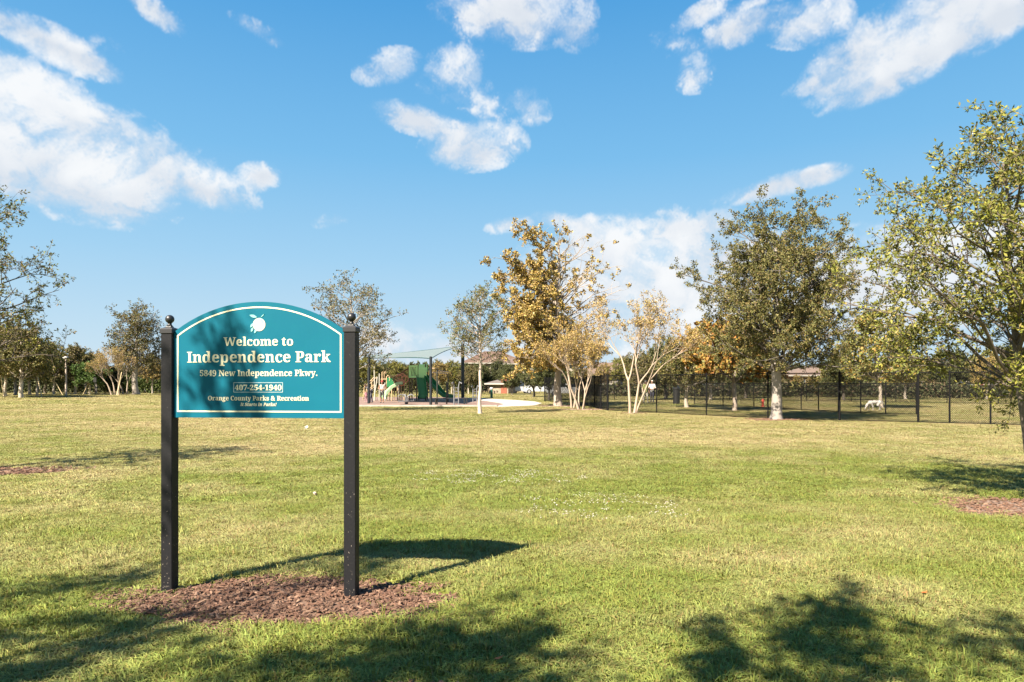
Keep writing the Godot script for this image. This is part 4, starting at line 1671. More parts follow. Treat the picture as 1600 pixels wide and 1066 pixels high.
# ------------------------------------------------------------------ the scene
func _ready() -> void:
	var cam := Camera3D.new()
	cam.name = "camera"
	cam.projection = Camera3D.PROJECTION_FRUSTUM
	cam.near = 0.05
	cam.far = 4000.0
	cam.size = 2.0 * 0.05 * 533.0 / LENS
	cam.frustum_offset = Vector2(0, 65.0 / LENS * 0.05)
	cam.position = Vector3(0, EYE, 0)
	cam.current = true
	add_child(cam)
	var env := Environment.new()
	env.background_mode = Environment.BG_SKY
	env.sky = Sky.new()
	env.sky.sky_material = build_sky()
	env.tonemap_mode = Environment.TONE_MAPPER_LINEAR
	env.tonemap_exposure = 3.8
	env.sdfgi_enabled = true
	env.ssao_enabled = true
	env.ssil_enabled = true
	var we := WorldEnvironment.new()
	we.name = "world_environment"
	we.environment = env
	add_child(we)
	var sun := DirectionalLight3D.new()
	sun.name = "sun"
	sun.light_energy = 1.6
	sun.light_color = Color(1.0, 0.95, 0.87)
	sun.light_angular_distance = 0.5
	sun.shadow_enabled = true
	var el := deg_to_rad(44.0)
	sun.basis = Basis.looking_at(Vector3(0.655 * cos(el), -sin(el), -0.755 * cos(el)), Vector3.UP)
	add_child(sun)

	patch_a.seed = 21
	patch_a.frequency = 0.09
	patch_a.fractal_octaves = 3
	patch_b.seed = 22
	patch_b.frequency = 0.55
	patch_b.fractal_octaves = 3

	# places kept free of grass
	beds = [[-1.62, -5.0, 1.22, 0.56], [6.75, -8.6, 1.3, 0.75], [-9.7, -12.2, 1.9, 0.7], [11.4, -29.4, 1.3, 0.9], [3.1, -46.5, 1.5, 1.2], [4.4, -40.5, 1.9, 1.0], [6.3, -35.6, 0.7, 0.5], [-0.55, -3.45, 0.42, 0.16]]
	var path := PackedVector2Array([Vector2(-3.2, -68.3), Vector2(0.4, -61.5), Vector2(1.9, -57), Vector2(2.3, -52.5), Vector2(1.6, -47.4), Vector2(-1.0, -44.2), Vector2(-0.9, -47), Vector2(-0.5, -50.2), Vector2(-1.2, -54.5), Vector2(-2.2, -58.9), Vector2(-4.4, -67.5)])
	var yard := PackedVector2Array([Vector2(-11.3, -46), Vector2(-11, -45.2), Vector2(-1.05, -45.0), Vector2(-0.95, -47), Vector2(-0.55, -50.2), Vector2(-1.25, -54.5), Vector2(-2.25, -58.9), Vector2(-4.5, -67.5), Vector2(-5, -74), Vector2(-18, -76), Vector2(-14.5, -60)])
	plots = [path, yard]
	build_ground()

	var pg := MB.new()
	pg.col = Color(0.5, 0.46, 0.41)
	pg.prism(path, -0.05, 0.025)
	top("path", pg.mesh(), rough_mat(), "structure")
	var yg := MB.new()
	yg.col = Color(0.32, 0.215, 0.18)
	yg.prism(yard, -0.05, 0.012)
	top("playground_surface", yg.mesh(), vmat("rubber", 0.95, noise_tex(0.09, 4, Color(0.5, 0.48, 0.46), Color(1, 1, 1), 256, FastNoiseLite.TYPE_SIMPLEX_SMOOTH, 12), 0.7), "structure")
	var kb := MB.new()
	kb.col = Color(0.36, 0.32, 0.28)
	var kp := [Vector2(-11.2, -45.3), Vector2(-6, -45.0), Vector2(-1.0, -44.9)]
	for i in 2:
		var a := Vector3(kp[i].x, 0.04, kp[i].y)
		var b := Vector3(kp[i + 1].x, 0.04, kp[i + 1].y)
		kb.box((a + b) / 2, Vector3(a.distance_to(b) + 0.05, 0.16, 0.15), Basis(Vector3.UP, atan2(-(b.z - a.z), b.x - a.x)), 0.015)
	top("kerb", kb.mesh(), rough_mat(), "structure")
	var rd := MB.new()
	rd.col = Color(0.07, 0.07, 0.07)
	rd.box(Vector3(10, -0.02, -103), Vector3(260, 0.05, 7))
	top("road", rd.mesh(), rough_mat(), "structure")

	build_grass()
	build_sign()
	mulch("mulch_bed", "reddish bark mulch bed around the feet of the park sign", Vector3(-1.62, 0, -5.0), 1.22, 0.56, 6500, 5, 0.05, 0.72)
	mulch("mulch_bed", "mulch bed under the near tree at the right edge", Vector3(6.75, 0, -8.6), 1.3, 0.75, 1800, 6, 0.35)
	mulch("mulch_bed", "mulch bed under the tree at the left edge", Vector3(-9.7, 0, -12.2), 1.9, 0.7, 1500, 7, 0.2, 1.2)
	mulch("mulch_bed", "thin reddish mulch ring around the big oak by the fence", Vector3(11.4, 0, -29.4), 1.3, 0.9, 700, 8, 0.4, 1.5)
	mulch("mulch_bed", "pale ring of bare soil around the golden sycamore", Vector3(3.1, 0, -46.5), 1.5, 1.2, 300, 9, 1.0, 1.5)
	mulch("mulch_bed", "pale soil ring around the clump of crape myrtle trunks", Vector3(4.4, 0, -40.5), 1.9, 1.0, 300, 10, 1.0, 1.5)
	mulch("mulch_bed", "small soil ring around the vase shaped crape myrtle", Vector3(6.3, 0, -35.6), 0.7, 0.5, 120, 11, 0.9, 1.2)
	mulch("mulch_bed", "small bare sandy patch at the bottom edge of the lawn", Vector3(-0.55, 0, -3.45), 0.42, 0.16, 160, 12, 0.8, 0.7)

	# ---------------- palettes
	var oak := [Color(0.098, 0.10, 0.034), Color(0.13, 0.125, 0.045), Color(0.07, 0.076, 0.026), Color(0.17, 0.15, 0.06), Color(0.115, 0.11, 0.048), Color(0.17, 0.125, 0.052)]
	var lively := [Color(0.18, 0.185, 0.035), Color(0.13, 0.14, 0.028), Color(0.23, 0.215, 0.05), Color(0.08, 0.09, 0.025), Color(0.2, 0.165, 0.06), Color(0.13, 0.14, 0.04)]
	var gold := [Color(0.38, 0.255, 0.075), Color(0.3, 0.2, 0.065), Color(0.35, 0.28, 0.08), Color(0.19, 0.125, 0.05), Color(0.18, 0.16, 0.055), Color(0.38, 0.28, 0.13)]
	var rust := [Color(0.29, 0.16, 0.045), Color(0.34, 0.2, 0.055), Color(0.24, 0.18, 0.05), Color(0.15, 0.14, 0.045), Color(0.28, 0.13, 0.04)]
	var mixed := [Color(0.16, 0.16, 0.045), Color(0.21, 0.19, 0.05), Color(0.10, 0.11, 0.035), Color(0.3, 0.2, 0.06), Color(0.13, 0.15, 0.05)]
	var brownish := [Color(0.13, 0.11, 0.06), Color(0.09, 0.085, 0.045), Color(0.16, 0.12, 0.075), Color(0.11, 0.10, 0.05), Color(0.19, 0.15, 0.10)]
	var dark := [Color(0.065, 0.075, 0.036), Color(0.085, 0.092, 0.042), Color(0.05, 0.06, 0.03), Color(0.105, 0.105, 0.052)]
	var grey_bark := Color(0.36, 0.32, 0.28)
	var pale_bark := Color(0.52, 0.45, 0.38)
	var dark_bark := Color(0.13, 0.11, 0.09)

	# ---------------- trees by the near lawn
	tree("oak_tree", "large olive green oak with thick pale trunk in front of the fence", "tree", spot(1213, 29.4), 0.0, {"seed": 4, "bark": Color(0.34, 0.305, 0.275), "rad": Vector3(3.75, 3.6, 3.7), "centre": Vector3(0.1, 5.15, 0), "trunk": 0.235, "trunk_top": 7.8, "base": 2.0, "n1": 74, "n2": 9, "n3": 5, "side": 1.3, "twig": 0.36, "leaves": 30, "leaf": 0.088, "leaf_w": 0.6, "limb": 0.5, "rough": 0.75, "limb_r": 0.8, "palette": oak, "low": -0.8, "rise": 0.25, "spread": 0.08})
	tree("oak_tree", "sparse yellow green tree with slender dark trunk at the right edge", "tree", Vector3(6.68, 0, -8.7), 0.0, {"seed": 15, "bark": Color(0.17, 0.14, 0.115), "rad": Vector3(2.25, 1.8, 2.2), "centre": Vector3(-0.1, 3.0, 0), "trunk": 0.066, "trunk_top": 4.4, "base": 1.5, "lean": Vector3(-0.4, 0, 0), "limb_r": 0.6, "rough": 0.6, "n1": 50, "n2": 9, "n3": 5, "side": 0.75, "twig": 0.22, "leaves": 18, "leaf": 0.056, "leaf_w": 0.42, "palette": lively, "low": -0.85, "rise": 0.2, "spread": 0.03})
	tree("oak_tree", "sparse brown green tree reaching in from the left edge", "tree", Vector3(-10.15, 0, -12.3), 1.0, {"seed": 23, "bark": Color(0.17, 0.14, 0.115), "rad": Vector3(1.75, 1.75, 1.8), "centre": Vector3(0.0, 3.25, 0), "trunk": 0.1, "trunk_top": 4.5, "base": 1.7, "limb_r": 0.6, "rough": 0.6, "n1": 30, "n2": 7, "n3": 4, "side": 0.7, "twig": 0.24, "leaves": 15, "leaf": 0.06, "leaf_w": 0.42, "palette": brownish + lively, "low": -0.6, "rise": 0.3, "spread": 0.03})
	tree("young_tree", "young green tree with slender pale pink trunk near the playground", "tree", spot(750, 34.8), 0.0, {"seed": 31, "bark": Color(0.55, 0.46, 0.4), "rad": Vector3(1.75, 2.05, 1.75), "centre": Vector3(-0.1, 4.35, 0), "trunk": 0.1, "trunk_top": 5.6, "base": 2.4, "n1": 30, "n2": 7, "n3": 4, "side": 0.7, "twig": 0.34, "leaves": 9, "leaf": 0.1, "leaf_w": 0.5, "palette": oak + [Color(0.11, 0.14, 0.05)], "low": -0.7, "rise": 0.5, "arch": -0.08, "spread": 0.05})
	tree("sycamore_tree", "tall golden brown sycamore, dense on the left and bare towards the right", "tree", spot(872, 46.5), 0.0, {"seed": 42, "bark": Color(0.4, 0.34, 0.29), "rad": Vector3(4.3, 5.3, 4.1), "centre": Vector3(-0.1, 6.9, 0), "trunk": 0.27, "trunk_top": 11.0, "base": 2.6, "n1": 80, "n2": 8, "n3": 5, "side": 1.35, "twig": 0.45, "leaves": 28, "leaf": 0.13, "leaf_w": 0.85, "limb": 0.95, "rough": 0.6, "limb_r": 0.8, "palette": gold, "low": -0.85, "rise": 0.25, "thin": Vector3(0.82, 0.45, 0.1), "thin_min": 0.1, "spread": 0.1})
	tree("oak_tree", "sparse grey green oak standing right behind the park sign", "tree", spot(549, 38), 2.0, {"seed": 52, "bark": grey_bark, "rad": Vector3(2.4, 2.75, 2.4), "centre": Vector3(-0.1, 4.5, 0), "trunk": 0.15, "trunk_top": 6.2, "base": 2.0, "n1": 34, "n2": 7, "n3": 4, "side": 0.95, "twig": 0.4, "leaves": 8, "leaf": 0.12, "leaf_w": 0.5, "palette": brownish + oak, "low": -0.7, "rise": 0.4, "spread": 0.06})
	tree("orange_tree", "small orange leaved tree behind the fence left of the big oak", "tree", spot(1148, 38.8), 0.0, {"seed": 61, "bark": Color(0.4, 0.33, 0.28), "rad": Vector3(2.7, 1.7, 2.4), "centre": Vector3(-0.7, 3.4, 0), "trunk": 0.14, "trunk_top": 4.2, "base": 1.6, "n1": 34, "n2": 7, "n3": 4, "side": 0.9, "twig": 0.4, "leaves": 13, "leaf": 0.19, "leaf_w": 0.75, "palette": rust, "low": -0.7, "spread": 0.06})
	tree("young_tree", "yellow green tree with leaning pale trunk behind the white dog", "tree", spot(1378, 42.7), 0.0, {"seed": 71, "bark": Color(0.5, 0.43, 0.36), "rad": Vector3(2.6, 2.4, 2.4), "centre": Vector3(-0.3, 3.6, 0), "trunk": 0.12, "trunk_top": 5.0, "base": 1.7, "lean": Vector3(-0.35, 0, 0), "n1": 34, "n2": 7, "n3": 4, "side": 0.95, "twig": 0.42, "leaves": 11, "leaf": 0.17, "leaf_w": 0.65, "palette": mixed, "low": -0.75, "spread": 0.06})
	# two trees that stand behind the photographer and shade the foreground
	var shaded := [
		[Vector3(-7.3, 0, 1.6), "shade tree behind the viewpoint, farthest left, whose shadow falls on the sign", [[-3.14, 4.35], [-2.85, 4.47], [-2.46, 4.53], [-2.07, 4.41], [-2.6, 3.86], [-2.4, 4.14], [-2.75, 3.7], [-3.3, 4.1], [-3.82, 5.22], [-3.58, 5.36], [-3.33, 5.54], [-3.1, 5.72], [-4.2, 5.15], [-0.86, 6.7], [-0.95, 6.4], [-1.05, 6.15], [-1.5, 6.3], [-1.9, 3.8]]],
		[Vector3(-4.9, 0, 2.2), "middle shade tree of the three behind the viewpoint", [[-0.18, 4.72], [-0.41, 4.41], [0, 4.35], [-0.72, 4.25], [-0.95, 4.05], [-0.37, 3.95], [0.19, 4.14], [-1.16, 3.86], [-0.71, 3.78], [-0.14, 3.75], [0.35, 3.8], [-1.5, 3.7], [-0.5, 4.15], [0.0, 4.0], [-0.8, 3.55], [-0.2, 3.5]]],
		[Vector3(-2.5, 0, 1.9), "shade tree behind the viewpoint, farthest right, shading the lower right lawn", [[2.46, 5.1], [2.3, 4.85], [2.15, 4.59], [1.74, 4.58], [1.32, 4.41], [1.75, 4.25], [2.13, 4.14], [1.04, 3.95], [1.33, 3.95], [1.66, 3.86], [2.4, 4.65], [2.17, 3.86], [1.95, 4.45], [2.85, 4.41], [3.15, 4.5], [3.0, 3.8], [1.2, 3.7]]]]
	var SR := RandomNumberGenerator.new()
	SR.seed = 640
	for q in shaded:
		var tg := []
		for g in q[2]:
			var hh := SR.randf_range(5.8, 7.4)
			tg.append(Vector3(g[0] - 0.678 * hh, hh, -(g[1] - 0.782 * hh)) - q[0])
		tree("shade_tree", q[1], "tree", q[0], 0.0, {"seed": 80 + tg.size(), "bark": grey_bark, "rad": Vector3.ONE, "centre": Vector3(0, 6, 0), "targets": tg, "trunk": 0.16, "trunk_top": 6.0, "base": 4.2, "limb_r": 0.7, "in": 0.72, "n1": tg.size(), "n2": 5, "n3": 3, "side": 0.36, "twig": 0.22, "leaves": 9, "leaf": 0.1, "leaf_w": 0.55, "palette": oak, "spread": 0.06})

	# ---------------- crape myrtles
	var myrtle := {"bark": Color(0.43, 0.345, 0.27), "levels": 6, "leafy": 0.4, "leaf_from": 2.6, "leaves": 9, "leaf": 0.085, "leaf_w": 0.55, "palette": gold + [Color(0.42, 0.3, 0.16), Color(0.3, 0.22, 0.12)], "spread": 0.07, "open": 0.9}
	vase("crape_myrtle", "pale vase shaped crape myrtle with two trunks left of the fence posts", spot(988, 35.6), 0.0, myrtle.merged({"seed": 91, "leafy": 0.28, "stems": [[-0.12, 0, -0.13, 0.05, 1.75, 0.085], [0.1, 0.05, 0.06, 0.0, 1.6, 0.085], [0.17, 0.0, 0.32, 0.1, 1.8, 0.06]]}))
	vase("crape_myrtle", "leftmost crape myrtle of the clump beside the sycamore", spot(893, 42.5), 0.5, myrtle.merged({"seed": 92, "leafy": 0.17, "stems": [[0, 0, -0.18, 0, 1.5, 0.075], [0.1, 0.1, 0.05, 0.1, 1.4, 0.06]]}), "crape myrtles beside the sycamore")
	vase("crape_myrtle", "middle crape myrtle of the clump beside the sycamore", spot(904, 40.9), 0.0, myrtle.merged({"seed": 93, "leafy": 0.17, "stems": [[0, 0, -0.2, 0, 1.35, 0.085], [0.05, -0.1, 0.02, -0.2, 1.5, 0.06]]}), "crape myrtles beside the sycamore")
	vase("crape_myrtle", "rightmost crape myrtle of the clump, leaning out to the right", spot(911, 40.6), 0.0, myrtle.merged({"seed": 94, "leafy": 0.17, "stems": [[0, 0, 0.16, 0.0, 1.15, 0.07], [-0.04, 0.05, 0.1, 0.2, 1.2, 0.05]]}), "crape myrtles beside the sycamore")
	vase("crape_myrtle", "bare pinkish crape myrtle in front of the left woods", spot(178, 88), 0.0, myrtle.merged({"seed": 95, "bark": Color(0.45, 0.34, 0.3), "leafy": 0.5, "leaf": 0.2, "leaves": 5, "stems": [[-0.3, 0, -0.25, 0, 1.6, 0.11], [0.1, 0, 0.05, 0.1, 1.7, 0.11], [0.4, 0.1, 0.22, 0, 1.6, 0.1], [0.7, 0.1, 0.1, 0, 1.5, 0.1]]}))
	vase("crape_myrtle", "paler crape myrtle behind the leaning wooden stake", spot(196, 94), 0.0, myrtle.merged({"seed": 96, "bark": Color(0.45, 0.34, 0.3), "leafy": 0.6, "leaf": 0.2, "leaves": 5, "stems": [[-0.3, 0, -0.15, 0, 1.6, 0.11], [0.2, 0, 0.15, 0.1, 1.7, 0.11]]}))

	# ---------------- trees farther back: one of each kind, then copies
	var kinds := {}
	var far_spec := {"n2": 6, "n3": 3, "side": 1.3, "twig": 0.5, "leaves": 19, "leaf": 0.21, "leaf_w": 0.7, "limb": 0.5, "rough": 0.65, "low": -0.7, "spread": 0.15, "twigs": false}
	var protos := {
		"oak": {"seed": 101, "bark": pale_bark, "rad": Vector3(3.4, 3.1, 3.3), "centre": Vector3(0, 5.0, 0), "trunk": 0.24, "trunk_top": 7.0, "base": 2.0, "n1": 46, "palette": oak},
		"brown": {"seed": 102, "bark": pale_bark, "rad": Vector3(2.9, 3.0, 2.9), "centre": Vector3(0, 5.1, 0), "trunk": 0.2, "trunk_top": 7.0, "base": 2.2, "n1": 38, "palette": brownish + oak},
		"olive": {"seed": 103, "bark": grey_bark, "rad": Vector3(3.1, 2.9, 3.0), "centre": Vector3(0, 5.2, 0), "trunk": 0.2, "trunk_top": 7.0, "base": 2.2, "n1": 40, "palette": lively + oak},
		"dark": {"seed": 104, "bark": dark_bark, "rad": Vector3(3.6, 3.3, 3.5), "centre": Vector3(0, 4.8, 0), "trunk": 0.26, "trunk_top": 7.0, "base": 1.6, "n1": 50, "palette": dark + [oak[0], oak[2]]},
		"amber": {"seed": 105, "bark": grey_bark, "rad": Vector3(2.8, 2.8, 2.7), "centre": Vector3(0, 5.3, 0), "trunk": 0.18, "trunk_top": 7.0, "base": 2.2, "n1": 34, "palette": gold + brownish},
		"pine": {"seed": 106, "bark": dark_bark, "rad": Vector3(1.9, 3.9, 1.9), "centre": Vector3(0, 4.3, 0), "trunk": 0.2, "trunk_top": 7.8, "base": 0.9, "n1": 44, "palette": dark, "arch": -0.1}}
	# [column, distance, top row, kind, label]
	var far_trees := [
		
		[-20, 74, 498, "oak", "oak cut by the left edge, farthest left of the woods"],
		[8, 80, 518, "brown", "brownish tree with slim pale trunk at the left edge of the woods"],
		[33, 72, 512, "oak", "oak with the thickest trunk in the left woods"],
		[58, 82, 536, "olive", "olive tree right of the thick trunked oak in the left woods"],
		[84, 90, 545, "brown", "brownish tree just left of the lamp post"],
		[117, 92, 540, "brown", "tall rusty green tree right of the lamp post"],
		[133, 98, 552, "olive", "olive tree behind the small staked tree"],
		[150, 104, 556, "amber", "amber tree behind the pinkish crape myrtle"],
		[24, 90, 520, "olive", "slim trunked olive tree behind the thick trunked oak"],
		[46, 92, 530, "brown", "brown tree between the thick trunked oak and the olive tree"],
		[71, 98, 548, "dark", "dark tree deep in the left woods"],
		[100, 106, 556, "dark", "dark tree behind the lamp post"],
		[-55, 84, 500, "dark", "dark tree outside the left edge of the woods"],
		[238, 100, 560, "amber", "amber tree beside the left sign post"],
		[262, 108, 566, "olive", "olive tree hidden behind the left sign post"],
		[330, 105, 560, "oak", "oak hidden behind the left half of the sign"],
		[400, 108, 566, "dark", "dark tree hidden behind the middle of the sign"],
		[470, 104, 560, "brown", "brown tree hidden behind the right half of the sign"],
		[575, 98, 560, "olive", "olive tree right of the sign behind the sail's left post"],
		[594, 104, 566, "dark", "dark tree behind the play structure's stairs"],
		[622, 96, 567, "olive", "olive tree behind the low play deck"],
		[648, 106, 572, "dark", "dark tree behind the tall play tower"],
		[686, 92, 569, "amber", "amber tree behind the overhead bars"],
		[706, 98, 566, "olive", "olive tree behind the long green slide"],
		[732, 96, 572, "brown", "brown tree behind the slender pale trunk"],
		[752, 110, 570, "dark", "dark tree left of the brown house roof"],
		[778, 118, 562, "pine", "narrow dark conifer behind the brown house roof"],
		[790, 112, 568, "pine", "narrow dark conifer right of the brown house roof"],
		[834, 76, 560, "dark", "dark green tree with two pale trunks left of the sycamore"],
		[800, 90, 572, "dark", "dark tree above the white cars"],
		[858, 62, 552, "dark", "dark green tree close behind the sycamore trunk"],
		[905, 84, 575, "oak", "oak behind the clump of crape myrtles"],
		[930, 96, 584, "brown", "low brown tree left of the brown hipped roof"],
		[1004, 62, 552, "brown", "brown tree behind the vase shaped crape myrtle"],
		[1040, 66, 534, "dark", "dark tree in the dog park right of the crape myrtle"],
		[1073, 43.8, 528, "oak", "dark trunked oak with the white notice left of the orange tree"],
		[1110, 64, 540, "oak", "oak in the dog park behind the orange tree"],
		[1165, 70, 545, "dark", "dark tree behind the big oak's left side"],
		[1205, 80, 560, "brown", "brown tree right behind the big oak's trunk"],
		[1246, 92, 588, "amber", "low amber tree under the gap right of the big oak"],
		[1285, 95, 588, "olive", "low olive tree over the orange fronted house"],
		[1318, 62, 545, "dark", "dark tree left of the yellow green tree"],
		[1345, 98, 590, "amber", "amber tree between the orange fronted houses"],
		[1415, 66, 552, "oak", "oak right of the yellow green tree"],
		[1450, 82, 560, "brown", "greyish tree behind the twin fence posts"],
		[1482, 74, 545, "dark", "dark tree behind the drooping near branch"],
		[1524, 84, 556, "oak", "oak left of the near dark trunk"],
		[1560, 76, 545, "olive", "olive tree just left of the near dark trunk"],
		[1600, 82, 540, "dark", "dark tree at the right edge behind the fence"],
		[945, 88, 572, "amber", "amber tree over the broad brown hipped roof"],
		[976, 80, 562, "olive", "olive tree left of the vase shaped crape myrtle"],
		[1022, 88, 556, "brown", "brown tree far behind the two people in the dog park"],
		[1060, 92, 560, "amber", "amber tree far behind the tall black bin"],
		[1092, 84, 550, "olive", "olive tree far behind the notice trunk"],
		[1136, 90, 560, "brown", "brown tree far behind the orange tree"],
		[1190, 88, 566, "olive", "olive tree far behind the red hydrant"],
		[1228, 98, 592, "brown", "low brown tree far behind the big oak's trunk"],
		[1268, 90, 590, "amber", "low amber tree left of the orange fronted house"],
		[1300, 84, 576, "amber", "amber tree standing before the left orange fronted house"],
		[1362, 84, 570, "olive", "olive tree far behind the white dog"],
		[1392, 90, 572, "brown", "brown tree before the right orange fronted house"],
		[1432, 92, 566, "amber", "amber tree far behind the twin fence posts"],
		[1500, 92, 560, "olive", "olive tree before the pale house at the right"],
		[1542, 66, 562, "amber", "amber tree inside the far fence at the right"],
		[1576, 96, 556, "brown", "brown tree far behind the near dark trunk"],
		[1650, 78, 535, "oak", "oak beyond the right edge behind the fence"],
		[1700, 90, 550, "brown", "brown tree farthest right beyond the edge"]]
	var TR := RandomNumberGenerator.new()
	TR.seed = 500
	for t in far_trees:
		var at := spot(t[0], t[1])
		var hh := tall(t[2], t[1])
		var turn := TR.randf() * TAU
		var spec: Dictionary = protos[t[3]]
		var full: float = spec.centre.y + spec.rad.y * 1.02
		if not kinds.has(t[3]):
			var o := tree("pine_tree" if t[3] == "pine" else "background_tree", t[4], "tree", at, turn, far_spec.merged(spec, true), "trees behind the lawn")
			o.scale = Vector3.ONE * hh / full
			kinds[t[3]] = o
		else:
			copy(kinds[t[3]], "pine_tree" if t[3] == "pine" else "background_tree", t[4], at, turn, hh / full, "trees behind the lawn")
	tree("oak_tree", "tallest upright oak left of the sign with a stout grey trunk", "tree", spot(213, 92), 0.0, {"seed": 141, "bark": grey_bark, "rad": Vector3(3.7, 4.9, 3.7), "centre": Vector3(0, 6.6, 0), "trunk": 0.42, "trunk_top": 9.6, "base": 2.6, "n1": 60, "n2": 8, "n3": 4, "side": 1.5, "twig": 0.6, "leaves": 9, "leaf": 0.2, "leaf_w": 0.6, "palette": brownish + oak, "low": -0.75, "rise": 0.5, "rough": 0.7, "spread": 0.1, "twigs": false, "limb": 0.6})
	# the far row that closes the view
	var names := ["oak", "brown", "dark", "olive", "dark", "amber"]
	for i in 46:
		var px := -120.0 + i * 40.0 + TR.randf_range(-12, 12)
		var d := 122.0 + TR.randf_range(-5, 12)
		var kd: String = names[i % 6]
		var hh := tall(TR.randf_range(560, 578), d)
		var spec: Dictionary = protos[kd]
		copy(kinds[kd], "background_tree", "distant %s tree of the back row, %s from its left end" % [{"oak": "grey green", "brown": "brownish", "dark": "dark green", "olive": "olive", "amber": "amber"}[kd], ord_word(i + 1)], spot(px, d), TR.randf() * TAU, hh / (spec.centre.y + spec.rad.y), "trees of the distant row")
	# small staked tree
	tree("young_tree", "small round green tree held by wooden props in the left woods", "tree", spot(140, 90), 0.0, far_spec.merged({"seed": 120, "bark": pale_bark, "rad": Vector3(1.6, 1.5, 1.6), "centre": Vector3(0, 2.6, 0), "trunk": 0.12, "trunk_top": 3.2, "base": 1.3, "n1": 22, "palette": [Color(0.08, 0.13, 0.04), Color(0.06, 0.1, 0.03), Color(0.1, 0.14, 0.05)], "side": 0.7}, true))

	# ---------------- hedges and undergrowth
	var hp := [Color(0.05, 0.075, 0.025), Color(0.07, 0.09, 0.03), Color(0.04, 0.055, 0.02)]
	var walls := ["at the back of the left woods", "behind the lamp post", "behind the left sign post", "hidden behind the sign", "behind the playground stairs", "behind the play tower", "left of the brown roofed house", "behind the white cars", "behind the sycamore", "at the left end of the dog park", "behind the orange tree", "behind the big oak", "behind the white dog", "behind the twin fence posts", "at the right end of the dog park", "beyond the right edge"]
	for i in walls.size():
		hedge("dark unclipped shrub row " + walls[i], spot(20.0 + i * 110.0, 107.0 if i < 7 else (132.0 if i == 7 else 113.0)), TR.randf_range(-0.1, 0.1), 15, TR.randf_range(3.0, 4.4), 2.5, 150 + i, dark + ([hp[1]] if i % 2 == 0 else [brownish[0]]), "shrub rows closing the park")
	hedge("clipped green hedge beside the left sign post", spot(232, 104), 0.0, 6.5, 2.2, 2.0, 133, hp + [Color(0.09, 0.11, 0.035)])
	hedge("green rounded hedge right of the lamp post", spot(150, 112), 0.0, 9, 1.6, 2.0, 132, hp + [Color(0.1, 0.14, 0.04)])
	hedge("dark hedge in deep shade under the left woods", spot(45, 106), 0.0, 16, 3.2, 2.0, 131, dark)
	hedge("dark shrubs left of the small shelter", spot(745, 110), 0.0, 6, 2.4, 2.0, 136, dark)
	for q in [[965, 80, 9, "left of the vase shaped crape myrtle"], [1050, 79, 10, "behind the tall black bin"], [1150, 78, 10, "behind the orange tree"], [1255, 76, 9, "right of the big oak"], [1345, 74, 9, "behind the white dog"], [1440, 72, 9, "behind the twin fence posts"], [1540, 70, 9, "at the right edge"]]:
		hedge("low dark shrubs beyond the far fence, " + q[3], spot(q[0], q[1]), 0.05, q[2], TR.randf_range(1.1, 1.7), 1.6, 170 + int(q[0]) % 50, dark + [brownish[2]], "low shrubs beyond the far fence")
	hedge("dark shrubs in front of the orange fronted houses", spot(1350, 92), 0.0, 26, 1.3, 1.6, 139, dark)

	# ---------------- fences of the dog park
	fence("chain_link_fence", "tall black chain link fence nearest the lawn, ending at the right edge", [spot(950, 38.8), spot(1026, 35.9), spot(1104, 32.9), spot(1200, 30.2), spot(1312, 28.5), spot(1435, 27.2), spot(1484, 26.6), spot(1548, 25.9), spot(1616, 25.3), spot(1700, 24.6)], 2.0, 0.032, [0, 4, 5])
	fence("chain_link_fence", "black fence running back from the thick corner post past the sycamore", [spot(949, 39.0), spot(939, 40.5), spot(929, 43), spot(912, 47.5), spot(891, 52), spot(868, 56), spot(851, 59)], 2.0, 0.035, [1, 6])
	fence("chain_link_fence", "lower inner fence behind the big oak in the dog park", [spot(1085, 50), spot(1105, 48.5), spot(1130, 47), spot(1178, 44), spot(1213, 42), spot(1252, 39.5), spot(1279, 38.2), spot(1310, 36.8), spot(1345, 35.6), spot(1384, 34.6), spot(1432, 33.6)], 1.55, 0.03)
	fence("chain_link_fence", "low far fence across the back of the dog park", [spot(862, 66), spot(910, 65), spot(960, 64), spot(1020, 63), spot(1080, 62), spot(1140, 61), spot(1200, 60), spot(1260, 58.5), spot(1330, 57), spot(1400, 55), spot(1480, 53), spot(1560, 51), spot(1640, 49)], 1.35, 0.03)

	build_playground()

	# ---------------- people and the dog
	person("person in red cap and white top holding hands in front at the playground", spot(597, 53.5), 0.15, 1.0, {"skin": Color(0.25, 0.13, 0.085), "shirt": Color(0.3, 0.28, 0.27), "legs": Color(0.05, 0.055, 0.05), "shin": Color(0.25, 0.13, 0.085), "sleeve": Color(0.25, 0.13, 0.085), "hair": Color(0.4, 0.05, 0.05), "cap": true, "front": true, "stride": 0.06})
	person("person in grey bending over near the play structure's stairs", spot(580, 54.5), -0.9, 0.97, {"skin": Color(0.22, 0.12, 0.08), "shirt": Color(0.2, 0.2, 0.23), "legs": Color(0.05, 0.05, 0.07), "hair": Color(0.06, 0.04, 0.03), "front": true, "bend": 0.75, "stride": 0.16})
	person("small child in pink beside the bending person", spot(572, 55.0), 0.8, 0.55, {"skin": Color(0.28, 0.16, 0.11), "shirt": Color(0.42, 0.2, 0.24), "legs": Color(0.4, 0.22, 0.25), "hair": Color(0.1, 0.06, 0.03), "front": false})
	person("person in yellow green top and pale trousers in the dog park", spot(1009, 54), 0.5, 1.0, {"skin": Color(0.25, 0.14, 0.095), "shirt": Color(0.24, 0.25, 0.09), "legs": Color(0.32, 0.29, 0.25), "hair": Color(0.4, 0.36, 0.3), "stride": 0.12})
